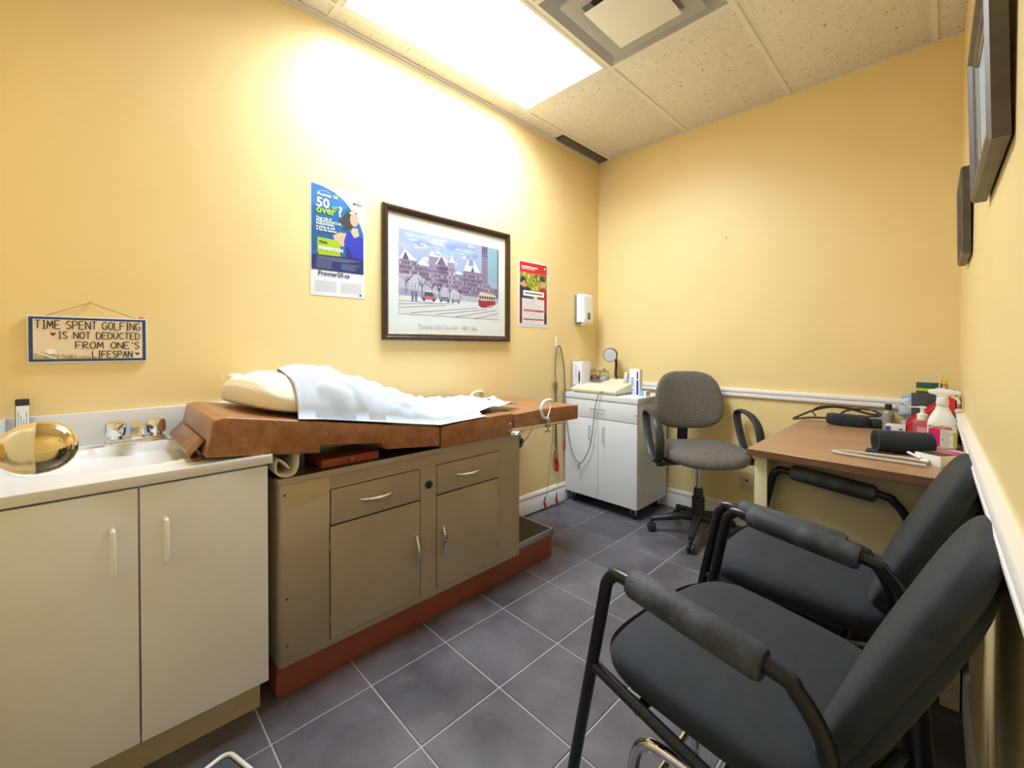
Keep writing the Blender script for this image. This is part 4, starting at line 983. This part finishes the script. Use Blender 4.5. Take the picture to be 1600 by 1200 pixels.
# purple/white box
b5 = thing('purple_carton', 'white carton with purple end lying on desk before red file', 'box', (1.83, -.27, ZD))
box('carton', M_poster, b5, 1.795, 1.885, -.28, -.19, ZD, ZD+.043, bev=.001)
print_layer('carton_print', Face((1.795, -.2805, ZD), (1, 0, 0), (0, 0, 1)), [((96, 80, 180), rect(.001, .001, .02, .04)), ((60, 66, 90), ell(.055, .03, .006, .004)), ((120, 90, 80), rect(.03, .004, .08, .01))], b5)
b5b = bmesh.new(); bx(b5b, 1.84, 1.875, -.33, -.30, ZD, ZD+.02, bev=.002)
tag(obj('brass_clip_box', b5b, mat('olive_tin', (130, 116, 84), .4)), 'tiny olive tin on desk in front of purple carton', 'tin')
# red magazine file
rf = thing('magazine_file', 'red cardboard magazine file with slanted side on the desk', 'file holder', (1.95, -.25, ZD))
def rfile(b):
    y0, y1 = -.30, -.295
    prism(b, [(1.868, ZD), (2.028, ZD), (2.028, ZD+.205), (1.99, ZD+.19), (1.868, ZD+.07)], y0, y1, 'y')
    prism(b, [(1.868, ZD), (2.028, ZD), (2.028, ZD+.205), (1.99, ZD+.19), (1.868, ZD+.07)], -.20, -.195, 'y')
    bx(b, 1.868, 1.872, y0, -.195, ZD, ZD+.07); bx(b, 2.024, 2.028, y0, -.195, ZD, ZD+.205); bx(b, 1.868, 2.028, y0, -.195, ZD, ZD+.004)
part('file_shell', M_redcard, rf, rfile)
print_layer('stripe', Face((1.868, -.3005, ZD), (1, 0, 0), (0, 0, 1)), [((240, 120, 130), [(.0, .056), (.12, .174), (.12, .178), (.0, .06)])], rf)
# dark grey board, books, papers behind
gbk = bmesh.new(); bx(gbk, 1.88, 1.995, -.175, -.16, ZD, ZD+.195, bev=.001)
tag(obj('grey_binder', gbk, M_dgrey), 'upright dark grey binder on desk behind the red file', 'binder')
gg = thing('green_book', 'dark green book with yellow band standing behind grey binder', 'book', (1.93, -.12, ZD))
box('cover', mat('dark_green', (30, 84, 78), .5), gg, 1.895, 2.0, -.15, -.125, ZD, ZD+.245, bev=.003)
print_layer('band', Face((1.895, -.1505, ZD), (1, 0, 0), (0, 0, 1)), [((206, 214, 50), rect(.0, .205, .105, .218))], gg)
random.seed(21)
pcs = [((232, 214, 228), 1.975, .2, -.14, -.08), ((200, 200, 226), 1.985, .205, -.125, -.02), ((236, 232, 222), 1.99, .255, -.15, .06)]
papers = [((226, 206, 226), 'lilac folded leaflet sticking up behind the spray bottle', 1.962, -.155, .235, .12, .012, 'leaflet'),
          ((196, 196, 222), 'pale blue pen-thin leaflet standing beside the lilac one', 1.975, -.158, .235, .1, .01, 'leaflet'),
          ((186, 182, 178), 'crumpled grey paper bundle standing at right desk corner', 2.0, -.14, .235, -.1, .024, 'papers'),
          ((90, 72, 58), 'brown folder standing against the right wall on desk', 2.022, -.14, .215, 0, .006, 'folder'),
          ((128, 104, 82), 'light brown folder standing in right desk corner', 2.012, -.12, .21, 0, .004, 'folder')]
for c, lab, x, y, h, tilt, w_, cat in papers:
    bm = bmesh.new(); t = bmesh.new(); bx(t, -w_/2, w_/2, -.012, .03, 0, h, bev=.0008, seg=1)
    for v in t.verts:
        if cat == 'papers' and v.co.z > .1: v.co.x += .008*math.sin(v.co.y*200); v.co.z += .01*math.sin(v.co.y*120)
    add(bm, t, Matrix.Translation((x, y, ZD+.001)) @ Matrix.Rotation(tilt, 4, 'Y'))
    tag(obj({'leaflet': 'leaflet', 'papers': 'paper_bundle', 'folder': 'paper_folder'}[cat], bm, ink(c)), lab, cat)
sw = bmesh.new(); tube(sw, [(1.967, -.19, ZD+.1), (1.977, -.19, ZD+.29)], .0024, 8)
tag(obj('wooden_stick', sw, ink((240, 226, 200))), 'long pale wooden swab stick rising above the leaflets', 'stick')
yf = bmesh.new(); superell(yf, (1.99, -.182, ZD+.25), (.011, .008, .014), .8, .8, 12, 8, fn=lambda c: c+Vector((1, .5, 1))*(.005*noise.noise(c*150)))
tube(yf, [(1.99, -.182, ZD+.1), (1.99, -.182, ZD+.25)], .002, 6)
tag(obj('yellow_tag', yf, ink((232, 200, 50))), 'small yellow flower-shaped topper among papers in desk corner', 'ornament')
dkb = bmesh.new(); bx(dkb, 2.0, 2.028, -.36, -.305, ZD, ZD+.13, bev=.001)
tag(obj('dark_folder', dkb, mat('dark_brown', (58, 44, 38), .6)), 'dark brown box wedged between red file and right wall', 'box')
# hand sanitizer pump bottle
hs = thing('pump_bottle', 'clear pump bottle of hand sanitizer on desk before red file', 'bottle', (1.925, -.37, ZD))
hx, hy = 1.925, -.40
def sanf(b): superell(b, (hx, hy, ZD+.05), (.031, .02, .05), .35, .75, 28, 16)
part('bottle_body', mat('gel', (250, 236, 240), .06, trans=.9), hs, sanf, sharp=60)
part('collar', M_white, hs, lambda b: lathe(b, [(0, .098), (.018, .098), (.018, .122), (.012, .126), (.007, .128), (.007, .15), (0, .15)], (hx, hy, ZD)))
part('pump_nozzle', M_white, hs, lambda b: (bx(b, hx-.01, hx+.012, hy-.008, hy+.008, ZD+.148, ZD+.157, bev=.002), tube(b, [(hx, hy, ZD+.153), (hx-.04, hy-.004, ZD+.151)], .0028, 8)))
print_layer('label', Face((hx-.02, hy-.0212, ZD+.01), (1, 0, 0), (0, 0, 1)), [((236, 160, 186), rect(.004, .0, .034, .06))], hs, d0=.002)
# spray bottle
sb = thing('spray_bottle', 'white disinfectant spray bottle with pink label on the desk', 'bottle', (1.985, -.45, ZD))
sx_, sy_ = 1.985, -.47
rzS = Matrix.Rotation(math.radians(0), 4, 'Z')
def spray(b):
    prof = [(.92, 0), (1, .006), (1, .088), (.97, .10), (.80, .122), (.52, .146), (.40, .160), (.385, .172)]
    t = bmesh.new(); rings = []
    for s_, z in prof: rings.append([t.verts.new((.044*s_*sq(math.cos(2*PI*i/32), .6 if z < .11 else .9), (.028 if s_ > .6 else .03)*s_*sq(math.sin(2*PI*i/32), .6 if z < .11 else .9), z)) for i in range(32)])
    for A, B in zip(rings, rings[1:]):
        for i in range(32): t.faces.new((A[i], A[(i+1) % 32], B[(i+1) % 32], B[i]))
    t.faces.new(rings[0][::-1]); t.faces.new(rings[-1]); bmesh.ops.recalc_face_normals(t, faces=t.faces)
    add(b, t, Matrix.Translation((sx_, sy_, ZD)) @ Matrix.Diagonal((1, 1, 1.06, 1)))
part('bottle_body', M_white, sb, spray)
part('neck_collar', M_white, sb, lambda b: lathe(b, [(.0185, .165), (.0195, .168), (.0175, .195), (.017, .197), (0, .197)], (sx_, sy_, ZD+.012)))
part('trigger_head', M_white, sb, lambda b: (prism(b, [(-.045, .215), (-.04, .222), (.0, .228), (.05, .22), (.056, .212), (.045, .204), (.02, .205), (.016, .193), (-.016, .193), (-.02, .202), (-.038, .206)], -.013, .013, 'y', bev=.004, seg=2), b.transform(Matrix.Translation((sx_, sy_, ZD+.014)))))
part('trigger', M_white, sb, lambda b: (prism(b, [(.018, .205), (.034, .205), (.048, .186), (.053, .17), (.047, .171), (.036, .188), (.02, .196)], -.006, .006, 'y', bev=.0015), b.transform(Matrix.Translation((sx_, sy_, ZD+.014)))))
Fsp = Face((sx_-.042, sy_-.0285, ZD), (1, 0, 0), (0, 0, 1))
shp = [((238, 236, 226), rect(0, .008, .083, .094)), ((232, 40, 130), rect(.003, .008, .037, .078)), ((190, 186, 60), rect(.074, .01, .083, .07))]
for k in range(7): shp.append(((150, 146, 140), rect(.041, .014+.009*k, .062+.008*((k*7) % 3)/3, .0165+.009*k)))
shp += [((50, 50, 60), rect(.068, .06, .072, .064)), ((50, 50, 60), rect(.041, .036, .045, .04))]
print_layer('label', Fsp, shp, sb)
text('CaviCide', .0185, Fsp, .002, .080, ink((206, 30, 66)), sb, .0025, bold=.0003, sx=1.0)
# white wedge carton with pink print in front
wb = thing('wipes_carton', 'white carton with pink top lying at front right of desk', 'box', (1.99, -.8, ZD))
def wedge(b):
    t = bmesh.new(); bx(t, -.04, .04, -.085, .085, 0, .036, bev=.0012)
    for v in t.verts:
        if v.co.z > .025 and v.co.y < 0: v.co.z += .0
    add(b, t, Matrix.Translation((2.0, -.80, ZD)) @ Matrix.Rotation(math.radians(-35), 4, 'Z'))
part('carton', M_white, wb, wedge)
Mw = Matrix.Translation((2.0, -.80, ZD)) @ Matrix.Rotation(math.radians(-35), 4, 'Z')
Fw = Face(Mw @ Vector((-.04, -.085, .0363)), Mw.to_3x3() @ Vector((1, 0, 0)), Mw.to_3x3() @ Vector((0, 1, 0)))
print_layer('carton_print', Fw, [((44, 42, 50), rect(.004, .006, .076, .07)), ((212, 40, 110), rect(.004, .074, .076, .13)), ((240, 190, 210), rect(.02, .09, .05, .095)), ((200, 200, 206), rect(.004, .134, .076, .165))], wb)

# ------------------------------------------------------------ guest chairs
def guest(xc, yc, rz, label):
    g_ = thing('guest_chair', label, 'chair', (xc, yc, 0), math.radians(rz), None)
    hw = .280
    for s in (-1, 1):
        y = s*hw
        def fr(b):
            P = [(-.335, 0, .006), (-.335+.085, 0, .28), (-.215, 0, .60), (-.205, 0, .628), (-.188, 0, .648), (-.158, 0, .654), (.115, 0, .632), (.155, 0, .615), (.185, 0, .575), (.20, 0, .52), (.215, 0, .40), (.245, 0, .006)]
            # straight front leg, rounded bends
            Q = [(-.33, 0, .006)]+[(-.33+.118*t, 0, .006+.594*t) for t in (.25, .5, .75, 1)]+P[3:]
            tube(b, smooth_path([(p[0], y, p[2]) for p in Q], 4), .0135, 12)
            tube(b, smooth_path([(-.246, y, .425), (-.1, y, .40), (.08, y, .375), (.20, y, .40)], 3), .0125, 10)
        f_ = part('side_frame', M_tube, g_, fr, world=False)
        part('arm_pad', M_foam, g_, lambda b: (lathe(b, [(0, -.127), (.024, -.127), (.029, -.118), (.030, 0), (.0295, .118), (.025, .127), (0, .128)], (-.018, y, .642), M=Matrix.Rotation(math.radians(95.5), 4, 'Y'), n=24),), world=False)
    for cx_, cz_ in ((-.13, .395), (.10, .37), (.213, .43)):
        part('cross_bar', M_tube, g_, lambda b: tube(b, [(cx_, -hw, cz_), (cx_, hw, cz_)], .011, 8), world=False)
    def sf(c):
        x, y, z = c; w_ = 1-.04*(x/.22); return (x, y*w_, z+(.012*(1-(y/.24)**2)-.03*max(0, -(x+.1)/.12)**2 if z > 0 else 0)-.06*(x+.05))
    part('seat', M_blackf, g_, lambda b: superell(b, (-.035, 0, .425), (.245, .258, .044), .5, .5, 56, 16, fn=sf), world=False, sharp=80)
    part('seat_pan', M_black, g_, lambda b: superell(b, (-.03, 0, .395), (.2, .21, .018), .4, .5, 32, 8, fn=lambda c: (c.x, c.y, c.z-.06*c.x)), world=False, sharp=60)
    def bf(c):
        x, y, z = c; w_ = 1-.10*max(0, -z/.235)**2-.05*max(0, z/.235)
        return (x+.006*(1-(y/.235)**2), y*w_, z)
    Mb_ = Matrix.Rotation(math.radians(24), 4, 'Y')
    part('backrest', M_blackf, g_, lambda b: superell(b, (.236, 0, .632), (.034, .235, .232), .55, .55, 56, 24, M=Mb_, fn=bf), world=False, sharp=80)
    part('back_shell', M_blackf, g_, lambda b: superell(b, (.252, 0, .608), (.024, .222, .205), .6, .55, 40, 16, M=Mb_, fn=bf), world=False, sharp=80)
    for yy in (-.12, .12): part('back_bracket', M_black, g_, lambda b: tube(b, [(.10, yy, .375), (.20, yy, .41), (.25, yy, .50)], .009, 8, sm=4), world=False)
    part('wall_bumper', M_black, g_, lambda b: tube(b, [(.26, -.2, .50), (.335, -.2, .485)], .012, 10), world=False)
    return g_
guest(1.716, -1.905, -6, 'nearest black guest chair with worn foam arm pads by right wall')
guest(1.715, -1.296, -1, 'second black guest chair, between the nearest one and the desk')

# chrome tubular frame under the nearest chair
cf = thing('chrome_frame', 'bent chrome tubular stool frame standing under the nearest black chair', 'stool', (1.72, -2.0, 0))
def cff(y): return lambda b: tube(b, [(1.52, y, .012), (1.525, y, .15), (1.532, y, .25), (1.553, y, .295), (1.60, y, .31), (1.75, y, .305), (1.83, y, .295), (1.855, y, .26), (1.86, y, .15), (1.865, y, .012)], .0125, 12, sm=5)
part('bent_leg', M_chrome, cf, cff(-2.13)); part('bent_leg', M_chrome, cf, cff(-1.78))
part('tie_bar', M_chrome, cf, lambda b: tube(b, [(1.70, -2.13, .307), (1.70, -1.78, .307)], .009, 10))
part('tie_bar', M_chrome, cf, lambda b: tube(b, [(1.524, -2.13, .12), (1.524, -1.78, .12)], .009, 10))

# ------------------------------------------------------------ frames on the right wall
def wall_frame(y0, y1, z0, z1, w_, d, lean, name, label):
    t_ = thing(name, label, 'picture', (xr((y0+y1)/2), (y0+y1)/2, z0))
    A = Matrix.Translation((xr((y0+y1)/2)-.004, (y0+y1)/2, z0)) @ Matrix.Rotation(math.atan(.0155), 4, 'Z') @ Matrix.Rotation(PI, 4, 'Z') @ Matrix.Rotation(lean, 4, 'Y')
    L_ = (y1-y0)/2
    part('frame', M_frame_g, t_, lambda b: (picture_frame(b, -L_, L_, 0, z1-z0, w_, d, 0), b.transform(A)), sharp=25)
    part('picture_sheet', M_bluegrey, t_, lambda b: (bx(b, 0, d*.35, -L_+w_*.9, L_-w_*.9, w_*.9, z1-z0-w_*.9), b.transform(A)))
    part('gilt_slip', mat('silver_slip', (200, 204, 214), .3, metal=.7), t_, lambda b: (picture_frame(b, -L_+w_*.85, L_-w_*.85, w_*.85, z1-z0-w_*.85, .008, d*.5, 0), b.transform(A)), sharp=25)
    return t_
wall_frame(-1.89, -1.444, 1.487, 1.83, .04, .027, math.radians(1.5), 'wall_picture', 'large grey-brown framed picture on right wall nearest the camera')
wall_frame(-.88, -.56, 1.455, 1.745, .035, .023, math.radians(1), 'small_wall_picture', 'small brown framed picture farther along the right wall')

# ------------------------------------------------------------ floor scale bottom left
fs = thing('floor_scale', 'dark bathroom scale with pale rim on floor by the vanity', 'scale', (.825, -2.80, 0), math.radians(17))
def rr(x, y, r, n=6):
    out = []
    for cx_, cy_, a in ((x-r, y-r, 0), (-x+r, y-r, 90), (-x+r, -y+r, 180), (x-r, -y+r, 270)):
        for k in range(n+1): an = math.radians(a+90*k/n); out.append((cx_+r*math.cos(an), cy_+r*math.sin(an)))
    return out
part('scale_body', M_dgrey, fs, lambda b: prism(b, rr(.135, .135, .02), .008, .042, 'z', bev=.002), world=False)
part('rubber_mat', mat('slate_rubber', (70, 76, 84), .7, bump=.3, bscale=200), fs, lambda b: prism(b, rr(.128, .128, .018), .042, .046, 'z'), world=False)
part('rim', M_trim, fs, lambda b: tube(b, [(p[0], p[1], .046) for p in rr(.138, .138, .022)], .0055, 8, closed=True), world=False)
for sx in (-1, 1):
    for sy in (-1, 1): part('foot', M_black, fs, lambda b: lathe(b, [(0, 0), (.012, 0), (.012, .009), (0, .009)], (sx*.11, sy*.11, 0), n=12), world=False)
